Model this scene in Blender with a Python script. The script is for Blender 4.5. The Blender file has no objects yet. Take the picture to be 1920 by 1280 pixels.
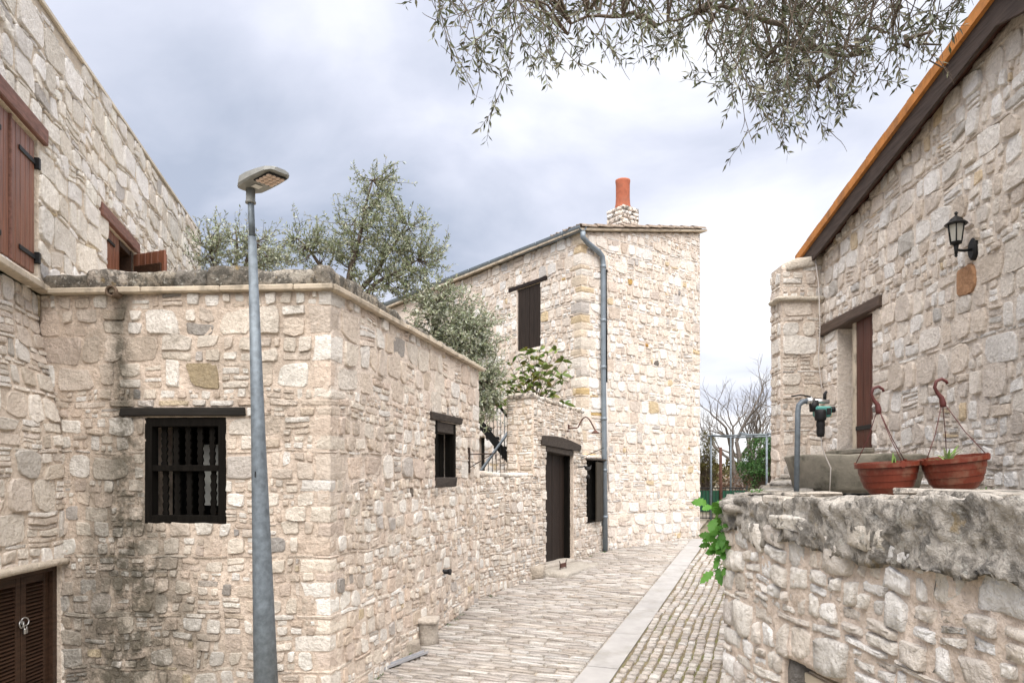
import bpy, math, random
from mathutils import Vector, Matrix, Euler, noise as mnoise

scene = bpy.context.scene
COL = scene.collection
R = math.radians

# ------------------------------------------------------------------ camera, sky, sun, exposure
cam_d = bpy.data.cameras.new('camera')
cam = bpy.data.objects.new('camera', cam_d); COL.objects.link(cam)
cam.location = (0, 0, 0); cam.rotation_euler = (R(90), 0, 0)
cam_d.sensor_width = 36.0; cam_d.lens = 36.0 * 1350 / 1920
cam_d.shift_y = 250 / 1920           # rising-front lens: verticals stay vertical
cam_d.clip_start = 0.05; cam_d.clip_end = 2000
scene.camera = cam

SUN_DIR = Vector((0.02, -0.42, 0.83)).normalized()
world = bpy.data.worlds.new('World'); scene.world = world; world.use_nodes = True
wt = world.node_tree; wt.nodes.clear()
def wn(t, **k):
    n = wt.nodes.new(t)
    for a, b in k.items(): setattr(n, a, b)
    return n
w_out = wn('ShaderNodeOutputWorld'); w_bg = wn('ShaderNodeBackground'); w_bg.inputs[1].default_value = 0.288
w_tc = wn('ShaderNodeTexCoord')
sky = wn('ShaderNodeTexSky', sky_type='NISHITA'); sky.sun_disc = False
sky.sun_elevation = math.asin(SUN_DIR.z); sky.sun_rotation = math.atan2(SUN_DIR.x, SUN_DIR.y)
sk_mul = wn('ShaderNodeMixRGB', blend_type='MULTIPLY'); sk_mul.inputs[0].default_value = 1; sk_mul.inputs[2].default_value = (.075, .075, .075, 1)
wt.links.new(sky.outputs[0], sk_mul.inputs[1])
# cloud layer: direction projected on a flat deck
sep = wn('ShaderNodeSeparateXYZ'); wt.links.new(w_tc.outputs['Generated'], sep.inputs[0])
zab = wn('ShaderNodeMath', operation='ABSOLUTE'); wt.links.new(sep.outputs[2], zab.inputs[0])
zad = wn('ShaderNodeMath', operation='ADD'); zad.inputs[1].default_value = .22; wt.links.new(zab.outputs[0], zad.inputs[0])
dx = wn('ShaderNodeMath', operation='DIVIDE'); dy = wn('ShaderNodeMath', operation='DIVIDE')
wt.links.new(sep.outputs[0], dx.inputs[0]); wt.links.new(zad.outputs[0], dx.inputs[1])
wt.links.new(sep.outputs[1], dy.inputs[0]); wt.links.new(zad.outputs[0], dy.inputs[1])
cmb = wn('ShaderNodeCombineXYZ'); wt.links.new(dx.outputs[0], cmb.inputs[0]); wt.links.new(dy.outputs[0], cmb.inputs[1])
cmb.inputs[2].default_value = 2.7
n1 = wn('ShaderNodeTexNoise'); n1.inputs['Scale'].default_value = 1.25; n1.inputs['Detail'].default_value = 7; n1.inputs['Roughness'].default_value = .5
n1.inputs['Distortion'].default_value = .35
wt.links.new(cmb.outputs[0], n1.inputs['Vector'])
ramp = wn('ShaderNodeValToRGB'); e = ramp.color_ramp.elements
e[0].position = .36; e[0].color = (.335, .375, .465, 1)
e[1].position = .70; e[1].color = (.79, .795, .815, 1)
m_ = ramp.color_ramp.elements.new(.52); m_.color = (.52, .545, .635, 1)
# brighter deck towards the right-hand horizon, where the cloud thins
gl = wn('ShaderNodeVectorMath', operation='DOT_PRODUCT'); gl.inputs[1].default_value = Vector((.52, .85, .10)).normalized()
wt.links.new(w_tc.outputs['Generated'], gl.inputs[0])
glr = wn('ShaderNodeMapRange'); glr.inputs[1].default_value = .62; glr.inputs[2].default_value = 1.0; glr.inputs[3].default_value = -.08; glr.inputs[4].default_value = .15
wt.links.new(gl.outputs['Value'], glr.inputs[0])
nadd = wn('ShaderNodeMath', operation='ADD'); wt.links.new(n1.outputs[0], nadd.inputs[0]); wt.links.new(glr.outputs[0], nadd.inputs[1])
wt.links.new(nadd.outputs[0], ramp.inputs[0])
mixc = wn('ShaderNodeMixRGB'); mixc.inputs[0].default_value = .94
wt.links.new(sk_mul.outputs[0], mixc.inputs[1]); wt.links.new(ramp.outputs[0], mixc.inputs[2])
wt.links.new(mixc.outputs[0], w_bg.inputs[0]); wt.links.new(w_bg.outputs[0], w_out.inputs[0])

sun_d = bpy.data.lights.new('sun', 'SUN'); sun_d.energy = 1.5; sun_d.angle = R(85); sun_d.color = (1, .937, .862)
sun = bpy.data.objects.new('sun', sun_d); COL.objects.link(sun)
sun.rotation_euler = SUN_DIR.to_track_quat('Z', 'Y').to_euler(); sun.location = (10, 4, 20)
vs = scene.view_settings
vs.view_transform = 'Standard'; vs.look = 'None'; vs.gamma = 1; vs.use_curve_mapping = False
vs.exposure = 2.47
scene.cycles.max_bounces = 6; scene.cycles.diffuse_bounces = 4; scene.cycles.use_denoising = True
scene.cycles.transparent_max_bounces = 8

def gz(x, y):
    """height of the sloping street"""
    xe = 12 * math.tanh(x / 12); ye = y if y < 26 else 26 + (y - 26) * .25
    if y < 0: ye = y * .5
    return -2.506 + .015 * xe + .054 * ye

# ------------------------------------------------------------------ helpers
def lk(o): COL.objects.link(o); return o
def props(o, label=None, cat=None, group=None, kind=None):
    if label: o['label'] = label
    if cat: o['category'] = cat
    if group: o['group'] = group
    if kind: o['kind'] = kind
    return o
def thing(name, loc, label, cat, group=None):
    o = lk(bpy.data.objects.new(name, None)); o.location = loc; o.empty_display_size = .2
    return props(o, label, cat, group)
def mesh_obj(name, verts, faces, mat, parent=None, cols=None, smooth=None):
    me = bpy.data.meshes.new(name)
    me.from_pydata([tuple(v) for v in verts], [], faces)
    if mat is not None: me.materials.append(mat)
    if cols is not None:
        ca = me.color_attributes.new('Col', 'FLOAT_COLOR', 'POINT')
        buf = []
        for c in cols: buf += [c[0], c[1], c[2], 1.0]
        ca.data.foreach_set('color', buf)
    if smooth is True: me.polygons.foreach_set('use_smooth', [True] * len(me.polygons))
    elif smooth is not None and smooth is not False: me.polygons.foreach_set('use_smooth', smooth)
    me.update()
    o = lk(bpy.data.objects.new(name, me))
    if parent is not None:
        o.parent = parent
        if parent.type == 'EMPTY': o.matrix_parent_inverse = Matrix.LocRotScale(parent.location, parent.rotation_euler, parent.scale).inverted()
    return o

class MB:
    def __init__(s): s.v = []; s.f = []; s.c = []; s.s = []
    def add(s, vs, fs, col=(1, 1, 1), sm=False):
        b = len(s.v); s.v += [Vector(v) for v in vs]; s.c += [col] * len(vs)
        for i, f in enumerate(fs):
            s.f.append(tuple(b + k for k in f)); s.s.append(sm if isinstance(sm, bool) else sm[i])
    def box(s, lo, hi, fr=None, col=(1, 1, 1), jit=0, rng=None, bev=0):
        x0, y0, z0 = lo; x1, y1, z1 = hi
        if bev:
            return s.bevbox(lo, hi, bev, fr, col, jit, rng)
        p = [Vector(q) for q in ((x0,y0,z0),(x1,y0,z0),(x1,y1,z0),(x0,y1,z0),(x0,y0,z1),(x1,y0,z1),(x1,y1,z1),(x0,y1,z1))]
        if jit: p = [q + Vector([rng.uniform(-jit, jit) for _ in range(3)]) for q in p]
        if fr: p = [fr(q) for q in p]
        s.add(p, [(0,3,2,1),(4,5,6,7),(0,1,5,4),(1,2,6,5),(2,3,7,6),(3,0,4,7)], col)
    def bevbox(s, lo, hi, b, fr=None, col=(1, 1, 1), jit=0, rng=None):
        """box with chamfered edges: 24 corner points"""
        c = [(lo[i] + hi[i]) / 2 for i in range(3)]; h = [(hi[i] - lo[i]) / 2 for i in range(3)]
        b = min(b, min(h) * .8); pts = []; idx = {}
        jt = {}
        for sx in (-1, 1):
            for sy in (-1, 1):
                for sz in (-1, 1):
                    j = Vector([rng.uniform(-jit, jit) for _ in range(3)]) if jit else Vector((0, 0, 0))
                    for ax in range(3):
                        q = [sx * (h[0] - b), sy * (h[1] - b), sz * (h[2] - b)]
                        q[ax] = (sx, sy, sz)[ax] * h[ax]
                        idx[(sx, sy, sz, ax)] = len(pts)
                        w = Vector((c[0] + q[0], c[1] + q[1], c[2] + q[2])) + j
                        pts.append(fr(w) if fr else w)
        F = []
        I = lambda a, b_, c_, x: idx[(a, b_, c_, x)]
        for g in (-1, 1):
            q = [I(g,-1,-1,0), I(g,1,-1,0), I(g,1,1,0), I(g,-1,1,0)]; F.append(q if g > 0 else q[::-1])
            q = [I(-1,g,-1,1), I(-1,g,1,1), I(1,g,1,1), I(1,g,-1,1)]; F.append(q if g > 0 else q[::-1])
            q = [I(-1,-1,g,2), I(1,-1,g,2), I(1,1,g,2), I(-1,1,g,2)]; F.append(q if g > 0 else q[::-1])
        for a in (-1, 1):
            for d in (-1, 1):
                q = [I(a,d,-1,0), I(a,d,-1,1), I(a,d,1,1), I(a,d,1,0)]; F.append(q if a * d > 0 else q[::-1])
                q = [I(a,-1,d,2), I(a,-1,d,0), I(a,1,d,0), I(a,1,d,2)]; F.append(q[::-1] if a * d > 0 else q)
                F[-1] = F[-1][::-1]
                q = [I(-1,a,d,1), I(-1,a,d,2), I(1,a,d,2), I(1,a,d,1)]; F.append(q if a * d > 0 else q[::-1])
        for a in (-1, 1):
            for d in (-1, 1):
                for g in (-1, 1):
                    q = [I(a,d,g,0), I(a,d,g,1), I(a,d,g,2)]; F.append(q if a * d * g > 0 else q[::-1])
        s.add(pts, F, col)
    def tube(s, pts, rad, n=8, col=(1, 1, 1), cap=True, sm=True):
        pts = [Vector(p) for p in pts]; m = len(pts)
        if not hasattr(rad, '__len__'): rad = [rad] * m
        vs = []; ref = None
        for i, p in enumerate(pts):
            t = (pts[min(i + 1, m - 1)] - pts[max(i - 1, 0)])
            t = t.normalized() if t.length > 1e-9 else Vector((0, 0, 1))
            if ref is None: ref = t.orthogonal().normalized()
            ref = (ref - t * ref.dot(t)); ref = ref.normalized() if ref.length > 1e-6 else t.orthogonal().normalized()
            b = t.cross(ref)
            for k in range(n):
                a = 2 * math.pi * k / n
                vs.append(p + (ref * math.cos(a) + b * math.sin(a)) * rad[i])
        fs = []; sm_ = []
        for i in range(m - 1):
            for k in range(n):
                fs.append((i*n+k, i*n+(k+1)%n, (i+1)*n+(k+1)%n, (i+1)*n+k)); sm_.append(sm)
        if cap:
            fs.append(tuple(range(n))[::-1]); fs.append(tuple(range((m-1)*n, m*n))); sm_ += [False, False]
        s.add(vs, fs, col, sm_)
    def lathe(s, prof, c=(0, 0, 0), n=24, fr=None, col=(1, 1, 1), a0=0, sm=True):
        vs = []; fs = []; c = Vector(c)
        for r, z in prof:
            for k in range(n):
                a = 2 * math.pi * k / n + a0
                q = Vector((r * math.cos(a), r * math.sin(a), z))
                vs.append((fr(q) if fr else q) + c)
        for i in range(len(prof) - 1):
            for k in range(n): fs.append((i*n+k, i*n+(k+1)%n, (i+1)*n+(k+1)%n, (i+1)*n+k))
        s.add(vs, fs, col, sm)
    def build(s, name, mat, parent=None, colors=False):
        return mesh_obj(name, s.v, s.f, mat, parent, s.c if colors else None, s.s)

# ------------------------------------------------------------------ materials
def nmat(name):
    m = bpy.data.materials.new(name); m.use_nodes = True
    t = m.node_tree; b = t.nodes['Principled BSDF']; b.inputs['Specular IOR Level'].default_value = .25
    return m, t, b
def node(t, ty, **k):
    n = t.nodes.new(ty)
    for a, b in k.items(): setattr(n, a, b)
    return n
def nz(t, scale, detail=4, rough=.55, vec=None, dist=0):
    n = node(t, 'ShaderNodeTexNoise'); n.inputs['Scale'].default_value = scale; n.inputs['Detail'].default_value = detail
    n.inputs['Roughness'].default_value = rough; n.inputs['Distortion'].default_value = dist
    if vec is None:
        g = t.nodes.get('GEO') or node(t, 'ShaderNodeNewGeometry', name='GEO'); vec = g.outputs['Position']
    t.links.new(vec, n.inputs['Vector']); return n.outputs[0]
def mr(t, x, a, b, c=0, d=1):
    n = node(t, 'ShaderNodeMapRange'); t.links.new(x, n.inputs[0])
    for i, q in enumerate((a, b, c, d)): n.inputs[1 + i].default_value = q
    return n.outputs[0]
def mth(t, op, a, b=None):
    n = node(t, 'ShaderNodeMath', operation=op)
    for i, q in enumerate((a, b)):
        if q is None: continue
        if isinstance(q, (int, float)): n.inputs[i].default_value = q
        else: t.links.new(q, n.inputs[i])
    return n.outputs[0]
def mixc_(t, f, a, b, mode='MIX'):
    n = node(t, 'ShaderNodeMixRGB', blend_type=mode)
    for i, q in ((0, f), (1, a), (2, b)):
        if isinstance(q, (int, float)): n.inputs[i].default_value = q
        elif isinstance(q, (tuple, list)): n.inputs[i].default_value = (*q[:3], 1)
        else: t.links.new(q, n.inputs[i])
    return n.outputs[0]
def bump(t, b, h, strength=.5, dist=.01):
    n = node(t, 'ShaderNodeBump'); n.inputs['Strength'].default_value = strength; n.inputs['Distance'].default_value = dist
    t.links.new(h, n.inputs['Height']); t.links.new(n.outputs[0], b.inputs['Normal'])

def stone_mat(name, stain=None, lichen=0.0, rough=.9, moss=0.0, dark=(.085, .08, .07)):
    """masonry: the colour of each stone comes from its own attribute; mottling, pits and stains on top"""
    m, t, b = nmat(name)
    at = node(t, 'ShaderNodeAttribute', attribute_name='Col'); c = at.outputs['Color']
    big = nz(t, 6.5, 5, .6); fine = nz(t, 38, 5, .7); grit = nz(t, 150, 3, .7)
    c = mixc_(t, 1, c, mixc_(t, mr(t, big, .3, .7), (.90, .88, .86), (1.10, 1.10, 1.10)), 'MULTIPLY')
    c = mixc_(t, 1, c, mixc_(t, mr(t, fine, .32, .68), (.82, .805, .79), (1.16, 1.16, 1.16)), 'MULTIPLY')
    # weather crust in blotches
    cr = mth(t, 'MULTIPLY', mr(t, nz(t, 2.6, 6, .65), .52, .66), mr(t, fine, .42, .62))
    c = mixc_(t, mth(t, 'MULTIPLY', cr, .32), c, (.30, .27, .235))
    if lichen:
        li = mr(t, nz(t, 11, 6, .7), .56 - .16 * lichen, .64 - .12 * lichen)
        c = mixc_(t, mth(t, 'MULTIPLY', li, .85), c, dark)
        wl = mr(t, nz(t, 27, 4, .6), .60, .66)
        c = mixc_(t, mth(t, 'MULTIPLY', wl, .75), c, (.46, .45, .41))
        ol = mr(t, nz(t, 7.7, 4, .6), .63, .70)
        c = mixc_(t, mth(t, 'MULTIPLY', ol, .6), c, (.30, .21, .08))
    if moss:
        mo = mr(t, nz(t, 1.7, 5, .6), .50, .62)
        c = mixc_(t, mth(t, 'MULTIPLY', mo, moss), c, (.10, .105, .035))
    if stain:
        c = stain(t, c, fine)
    t.links.new(c, b.inputs['Base Color']); b.inputs['Roughness'].default_value = rough
    b.inputs['Specular IOR Level'].default_value = .15
    h = mth(t, 'ADD', mth(t, 'MULTIPLY', nz(t, 17, 5, .65), 1.6), mth(t, 'ADD', mth(t, 'MULTIPLY', fine, .8), mth(t, 'MULTIPLY', grit, .3)))
    bump(t, b, h, .9, .026)
    return m
def spout_stain(t, c, fine):
    """black run-off streak under the roof spout of the low house"""
    g = t.nodes.get('GEO') or node(t, 'ShaderNodeNewGeometry', name='GEO')
    sp = node(t, 'ShaderNodeSeparateXYZ'); t.links.new(g.outputs['Position'], sp.inputs[0])
    X, Z = sp.outputs[0], sp.outputs[2]
    Z0 = Z
    wob = mth(t, 'MULTIPLY', mth(t, 'SUBTRACT', nz(t, 2.2, 4), .5), mr(t, Z0, 1.75, -1.0, .22, .7))
    drop = mr(t, Z, 1.75, -2.0, 0, 1)
    xc = mth(t, 'ADD', mth(t, 'ADD', X, 3.66), wob)
    xc = mth(t, 'SUBTRACT', xc, mth(t, 'MULTIPLY', drop, .12))
    wd = mth(t, 'ADD', mth(t, 'MULTIPLY', mth(t, 'POWER', drop, 1.9), 1.25), .085)
    q = mth(t, 'SUBTRACT', 1.15, mth(t, 'DIVIDE', mth(t, 'ABSOLUTE', xc), wd))
    q = mth(t, 'MULTIPLY', mr(t, q, 0, 1), mr(t, nz(t, 5.5, 6, .7), .26, .54))
    c = mixc_(t, mth(t, 'MULTIPLY', q, .9), c, (.090, .083, .063))
    damp = mth(t, 'MULTIPLY', mr(t, nz(t, 1.4, 5, .6), .42, .62), mr(t, nz(t, 9, 5, .7), .35, .6))
    return mixc_(t, mth(t, 'MULTIPLY', damp, .42), c, (.20, .175, .14))
def flat_mat(name, col, rough=.6, metal=0, var=.25, scale=8, bmp=0, bscale=60, stretch=None, dirt=None, spec=.3):
    m, t, b = nmat(name)
    g = node(t, 'ShaderNodeNewGeometry', name='GEO'); vec = g.outputs['Position']
    if stretch:
        mp = node(t, 'ShaderNodeMapping'); mp.inputs['Scale'].default_value = stretch
        t.links.new(vec, mp.inputs[0]); vec = mp.outputs[0]
    n = nz(t, scale, 5, .6, vec)
    lo = tuple(x * (1 - var) for x in col); hi = tuple(min(1, x * (1 + var)) for x in col)
    c = mixc_(t, mr(t, n, .3, .7), lo, hi)
    if dirt: c = mixc_(t, mth(t, 'MULTIPLY', mr(t, nz(t, dirt[1], 6, .65), .5, .66), dirt[2]), c, dirt[0])
    t.links.new(c, b.inputs['Base Color']); b.inputs['Roughness'].default_value = rough; b.inputs['Metallic'].default_value = metal
    b.inputs['Specular IOR Level'].default_value = spec
    if bmp: bump(t, b, nz(t, bscale, 5, .65, vec), bmp, .01)
    return m
def wood_mat(name, col, axis=2, rough=.6, var=.4, spec=.25, bm=.35):
    st = [22, 22, 22]; st[axis] = 1.6
    return flat_mat(name, col, rough, 0, var, 1.6, bm, 2.2, tuple(st), spec=spec)
def leaf_mat(name, top, under, rough=.5, trans=.25):
    m, t, b = nmat(name)
    at = node(t, 'ShaderNodeAttribute', attribute_name='Col'); g = node(t, 'ShaderNodeNewGeometry', name='GEO')
    c = mixc_(t, g.outputs['Backfacing'], top, under)
    c = mixc_(t, 1, c, at.outputs['Color'], 'MULTIPLY')
    t.links.new(c, b.inputs['Base Color']); b.inputs['Roughness'].default_value = rough
    tr = node(t, 'ShaderNodeBsdfTranslucent'); t.links.new(c, tr.inputs[0])
    mx = node(t, 'ShaderNodeMixShader'); mx.inputs[0].default_value = trans
    t.links.new(b.outputs[0], mx.inputs[1]); t.links.new(tr.outputs[0], mx.inputs[2])
    t.links.new(mx.outputs[0], t.nodes['Material Output'].inputs[0])
    return m

M = {}
M['stone'] = stone_mat('rubble_stone')
M['stone_front'] = stone_mat('rubble_stone_streaked', spout_stain)
M['lichen'] = stone_mat('lichened_stone', None, .75)
M['lichen_light'] = stone_mat('weathered_coping', None, .42)
M['paving'] = stone_mat('paving_stone', None, 0, .8)
M['slab'] = flat_mat('dressed_limestone', (.50, .43, .34), .85, 0, .2, 5, .4, 40, dirt=((.16, .14, .11), 6, .6))
M['dark_wood'] = wood_mat('charred_timber', (.008, .007, .006), 2, .9, .4, .06)
M['dark_wood_h'] = wood_mat('charred_timber_lying', (.014, .012, .010), 0, .75)
M['grey_wood'] = wood_mat('weathered_grey_timber', (.052, .043, .037), 1, .85)
M['door_wood'] = wood_mat('old_brown_door_boards', (.018, .011, .008), 2, .6)
M['louvre'] = wood_mat('varnished_brown_louvre', (.046, .025, .016), 1, .4)
M['red_wood'] = wood_mat('varnished_red_brown_boards', (.19, .080, .048), 2, .38, .35, .4)
M['red_beam'] = wood_mat('red_brown_beam', (.17, .085, .065), 1, .6)
M['verge_wood'] = wood_mat('grey_brown_verge_board', (.062, .045, .037), 1, .75)
M['orange'] = flat_mat('orange_clay_edge', (.50, .205, .055), .8, 0, .3, 5, .4, 40, dirt=((.20, .11, .06), 4, .6))
M['galv'] = flat_mat('galvanised_steel', (.15, .178, .205), .55, .3, .32, 16, .05, 90, spec=.4)
M['lamp_grey'] = flat_mat('grey_lamp_housing', (.24, .245, .235), .5, .1, .12, 14)
M['lens'] = flat_mat('led_lens_plate', (.62, .48, .40), .35, 0, .1, 50)
M['white'] = flat_mat('white_plastic', (.70, .70, .68), .5, 0, .08, 20)
M['black'] = flat_mat('black_iron', (.014, .014, .015), .5, .2, .3, 30)
M['iron'] = flat_mat('rusty_iron', (.045, .030, .024), .75, .3, .4, 25)
M['rust'] = flat_mat('rust_red_iron', (.10, .048, .036), .8, .1, .4, 20)
M['pipe'] = flat_mat('blue_grey_downpipe', (.19, .225, .26), .45, .3, .15, 5, .03, 40)
M['pot'] = flat_mat('terracotta_plastic', (.135, .028, .015), .42, 0, .22, 9, .05, 60, dirt=((.20, .12, .08), 14, .5))
M['pot_dark'] = flat_mat('dark_red_plastic', (.085, .024, .022), .45, 0, .2, 20)
M['chimney_pot'] = flat_mat('orange_chimney_clay', (.36, .115, .065), .85, 0, .22, 7, .2, 30, dirt=((.20, .09, .06), 5, .6))
M['tile'] = flat_mat('lichened_roof_tile', (.27, .215, .17), .9, 0, .4, 9, .5, 30, dirt=((.10, .09, .08), 12, .8))
M['concrete'] = flat_mat('mossy_grey_concrete', (.235, .215, .175), .92, 0, .3, 6, .6, 45, dirt=((.07, .068, .05), 5, .85))
M['kerb'] = flat_mat('smooth_concrete_strip', (.36, .35, .345), .85, 0, .12, 3, .15, 120, dirt=((.25, .24, .21), 2.5, .5))
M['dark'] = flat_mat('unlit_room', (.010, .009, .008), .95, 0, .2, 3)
M['curtain'] = flat_mat('pale_board_inside', (.40, .41, .39), .8, 0, .08, 12)
M['teal'] = flat_mat('teal_plastic', (.07, .25, .22), .4, 0, .1, 20)
M['cream'] = flat_mat('cream_painted_panel', (.60, .52, .41), .7, 0, .08, 8)
M['green_mesh'] = flat_mat('green_screen_mesh', (.020, .085, .050), .8, 0, .3, 60)
M['bark'] = flat_mat('olive_bark', (.105, .085, .068), .95, 0, .4, 18, .6, 40)
M['bark_bare'] = flat_mat('pale_bare_bark', (.17, .15, .135), .95, 0, .35, 12, .3, 30)
M['twig'] = flat_mat('olive_twig', (.115, .090, .070), .9, 0, .3, 30)
M['olive_back'] = leaf_mat('olive_leaf_far', (.185, .215, .115), (.42, .45, .35), .45, .3)
M['olive'] = leaf_mat('olive_leaf', (.085, .095, .052), (.25, .26, .205), .45, .18)
M['olive_pale'] = leaf_mat('olive_leaf_silver', (.235, .265, .165), (.47, .50, .41), .45, .2)
M['magnolia'] = leaf_mat('glossy_leaf', (.085, .165, .028), (.13, .175, .045), .3, .2)
M['fresh'] = leaf_mat('fresh_green_leaf', (.10, .25, .045), (.18, .34, .10), .45, .35)
M['evergreen'] = leaf_mat('evergreen_leaf', (.045, .115, .028), (.07, .15, .05), .5, .2)
M['dry'] = leaf_mat('dry_brown_leaf', (.16, .085, .055), (.2, .12, .08), .8, .2)
M['moss_shrub'] = leaf_mat('olive_brown_needles', (.10, .085, .022), (.12, .11, .04), .8, .2)
M['stripe_leaf'] = leaf_mat('striped_leaf', (.36, .42, .19), (.4, .46, .25), .45, .3)
M['hill'] = flat_mat('packed_earth', (.21, .18, .13), .95, 0, .35, 1.5, .4, 12, dirt=((.08, .10, .04), .8, .7))
M['joint'] = flat_mat('mossy_joint_earth', (.17, .14, .09), .95, 0, .35, 5, .6, 60, dirt=((.12, .135, .035), 2.2, .9))
M['joint_pale'] = flat_mat('pale_joint_mortar', (.33, .29, .24), .95, 0, .3, 5, .6, 60, dirt=((.13, .12, .06), 1.6, .75))
M['wire'] = flat_mat('pale_cable', (.62, .58, .55), .6, 0, .05, 20)
def glass_mat():
    m, t, b = nmat('frosted_lantern_glass'); b.inputs['Base Color'].default_value = (.75, .74, .68, 1); b.inputs['Roughness'].default_value = .35
    b.inputs['Transmission Weight'].default_value = .55; b.inputs['IOR'].default_value = 1.3
    return m
M['glass'] = glass_mat()

# ------------------------------------------------------------------ rubble masonry
PAL = {
 'house': [((.77, .70, .61), 5), ((.71, .62, .53), 5), ((.83, .79, .73), 6), ((.63, .54, .45), 2.5), ((.69, .58, .49), 3), ((.56, .52, .48), .5), ((.63, .53, .38), .25), ((.36, .34, .32), .08)],
 'left': [((.83, .79, .72), 6), ((.79, .74, .66), 5), ((.86, .83, .79), 6), ((.72, .65, .56), 1.2), ((.56, .53, .50), .4), ((.66, .56, .40), .3)],
 'tower': [((.79, .73, .66), 5), ((.74, .66, .58), 5), ((.84, .81, .77), 6), ((.67, .58, .50), 2.5), ((.67, .55, .37), .35), ((.57, .54, .51), .4), ((.60, .43, .2), .1), ((.34, .32, .31), .05)],
 'gable': [((.80, .74, .67), 5), ((.74, .66, .58), 5), ((.85, .82, .78), 6), ((.68, .60, .52), 2.5), ((.68, .56, .40), .4), ((.58, .56, .53), .5), ((.40, .39, .39), .06)],
 'gate': [((.77, .71, .63), 5), ((.71, .63, .55), 5), ((.82, .78, .72), 4), ((.63, .56, .48), 2), ((.54, .51, .47), .8)],
 'ret': [((.79, .75, .69), 5), ((.73, .67, .60), 4), ((.84, .82, .79), 6), ((.63, .58, .53), 1.2)],
}
def pick(rng, pal):
    t = sum(w for _, w in pal); r = rng.uniform(0, t)
    for c, w in pal:
        r -= w
        if r <= 0: break
    k = rng.uniform(.88, 1.1); h = rng.uniform(-.02, .02)
    return (min(.88, c[0] * k + h * .4), min(.87, c[1] * k * 1.015), min(.86, c[2] * k * 1.04 - h * .6))

def outline(x0, x1, y0, y1, rng, jf=.16):
    w, h = x1 - x0, y1 - y0; m = min(w, h); j = min(jf * m, .03)
    J = lambda a=1.0: rng.uniform(-j, j) * a
    cs = [Vector((x0 + abs(J()), y0 + J(.6))), Vector((x1 - abs(J()), y0 + J(.6))), Vector((x1 - abs(J()), y1 + J(.6))), Vector((x0 + abs(J()), y1 + J(.6)))]
    if m > .09 and rng.random() < .35:
        k = rng.randrange(4); ctr = Vector(((x0 + x1) / 2, (y0 + y1) / 2)); cs[k] = cs[k].lerp(ctr, rng.uniform(.15, .38))
    out = []
    for i in range(4):
        a, b, p = cs[i], cs[(i + 1) % 4], cs[i - 1]
        e1 = (b - a).length; e0 = (a - p).length; cr = rng.uniform(.04, .17) * m
        out.append(a + (p - a) * min(.4, cr / max(e0, 1e-4)))
        out.append(a + (b - a) * min(.4, cr / max(e1, 1e-4)))
        if e1 > .15:
            q = a.lerp(b, rng.uniform(.4, .6)); nrm = Vector((b.y - a.y, a.x - b.x)).normalized()
            out.append(q + nrm * rng.uniform(-.3, .7) * j)
    return out

def stone_geo(pts, proud, rng, emb=.045, back=None):
    """closed lumpy block; pts in wall coordinates, depth outward. returns verts (s, z, d), faces, smooth flags"""
    n = len(pts); c = sum(pts, Vector((0, 0))) / n
    r = min((p - c).length for p in pts)
    tx, ty = rng.uniform(-.06, .06), rng.uniform(-.07, .05)
    V = [(p.x, p.y, -emb) for p in pts]
    k1 = 1 - min(.10, .006 / max(r, .01))
    for p in pts:
        q = c + (p - c) * k1; V.append((q.x, q.y, proud * rng.uniform(.45, .8)))
    ins = min(.24, .010 / max(r, .012)) * rng.uniform(.7, 1.5)
    for p in pts:
        q = c + (p - c) * (1 - ins) + Vector((rng.uniform(-1, 1), rng.uniform(-1, 1))) * r * .05
        V.append((q.x, q.y, proud * rng.uniform(.88, 1.12) + (q.x - c.x) * tx + (q.y - c.y) * ty))
    V.append((c.x + rng.uniform(-.25, .25) * r, c.y + rng.uniform(-.25, .25) * r, proud * rng.uniform(.95, 1.15)))
    F = []; S = []
    for a in (0, n):
        for k in range(n):
            F.append((a + k, a + (k + 1) % n, a + n + (k + 1) % n, a + n + k)); S.append(a == n)
    for k in range(n): F.append((2 * n + k, 2 * n + (k + 1) % n, 3 * n)); S.append(False)
    return V, F, S

def make_rows(z0, z1, breaks, hfun, rng, thin=.4):
    bs = sorted({z0, z1, *[b for b in breaks if z0 + .04 < b < z1 - .04]}); rows = []
    for a, b in zip(bs, bs[1:]):
        hs = []; z = a
        while z < b - .02:
            h = hfun((z), rng); hs.append(h); z += h
            if rng.random() < thin and z < b - .05: t = rng.uniform(.03, .055); hs.append(t); z += t
        k = (b - a) / sum(hs); z = a
        for h in hs: rows.append((z, z + h * k)); z += h * k
    return rows

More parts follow.
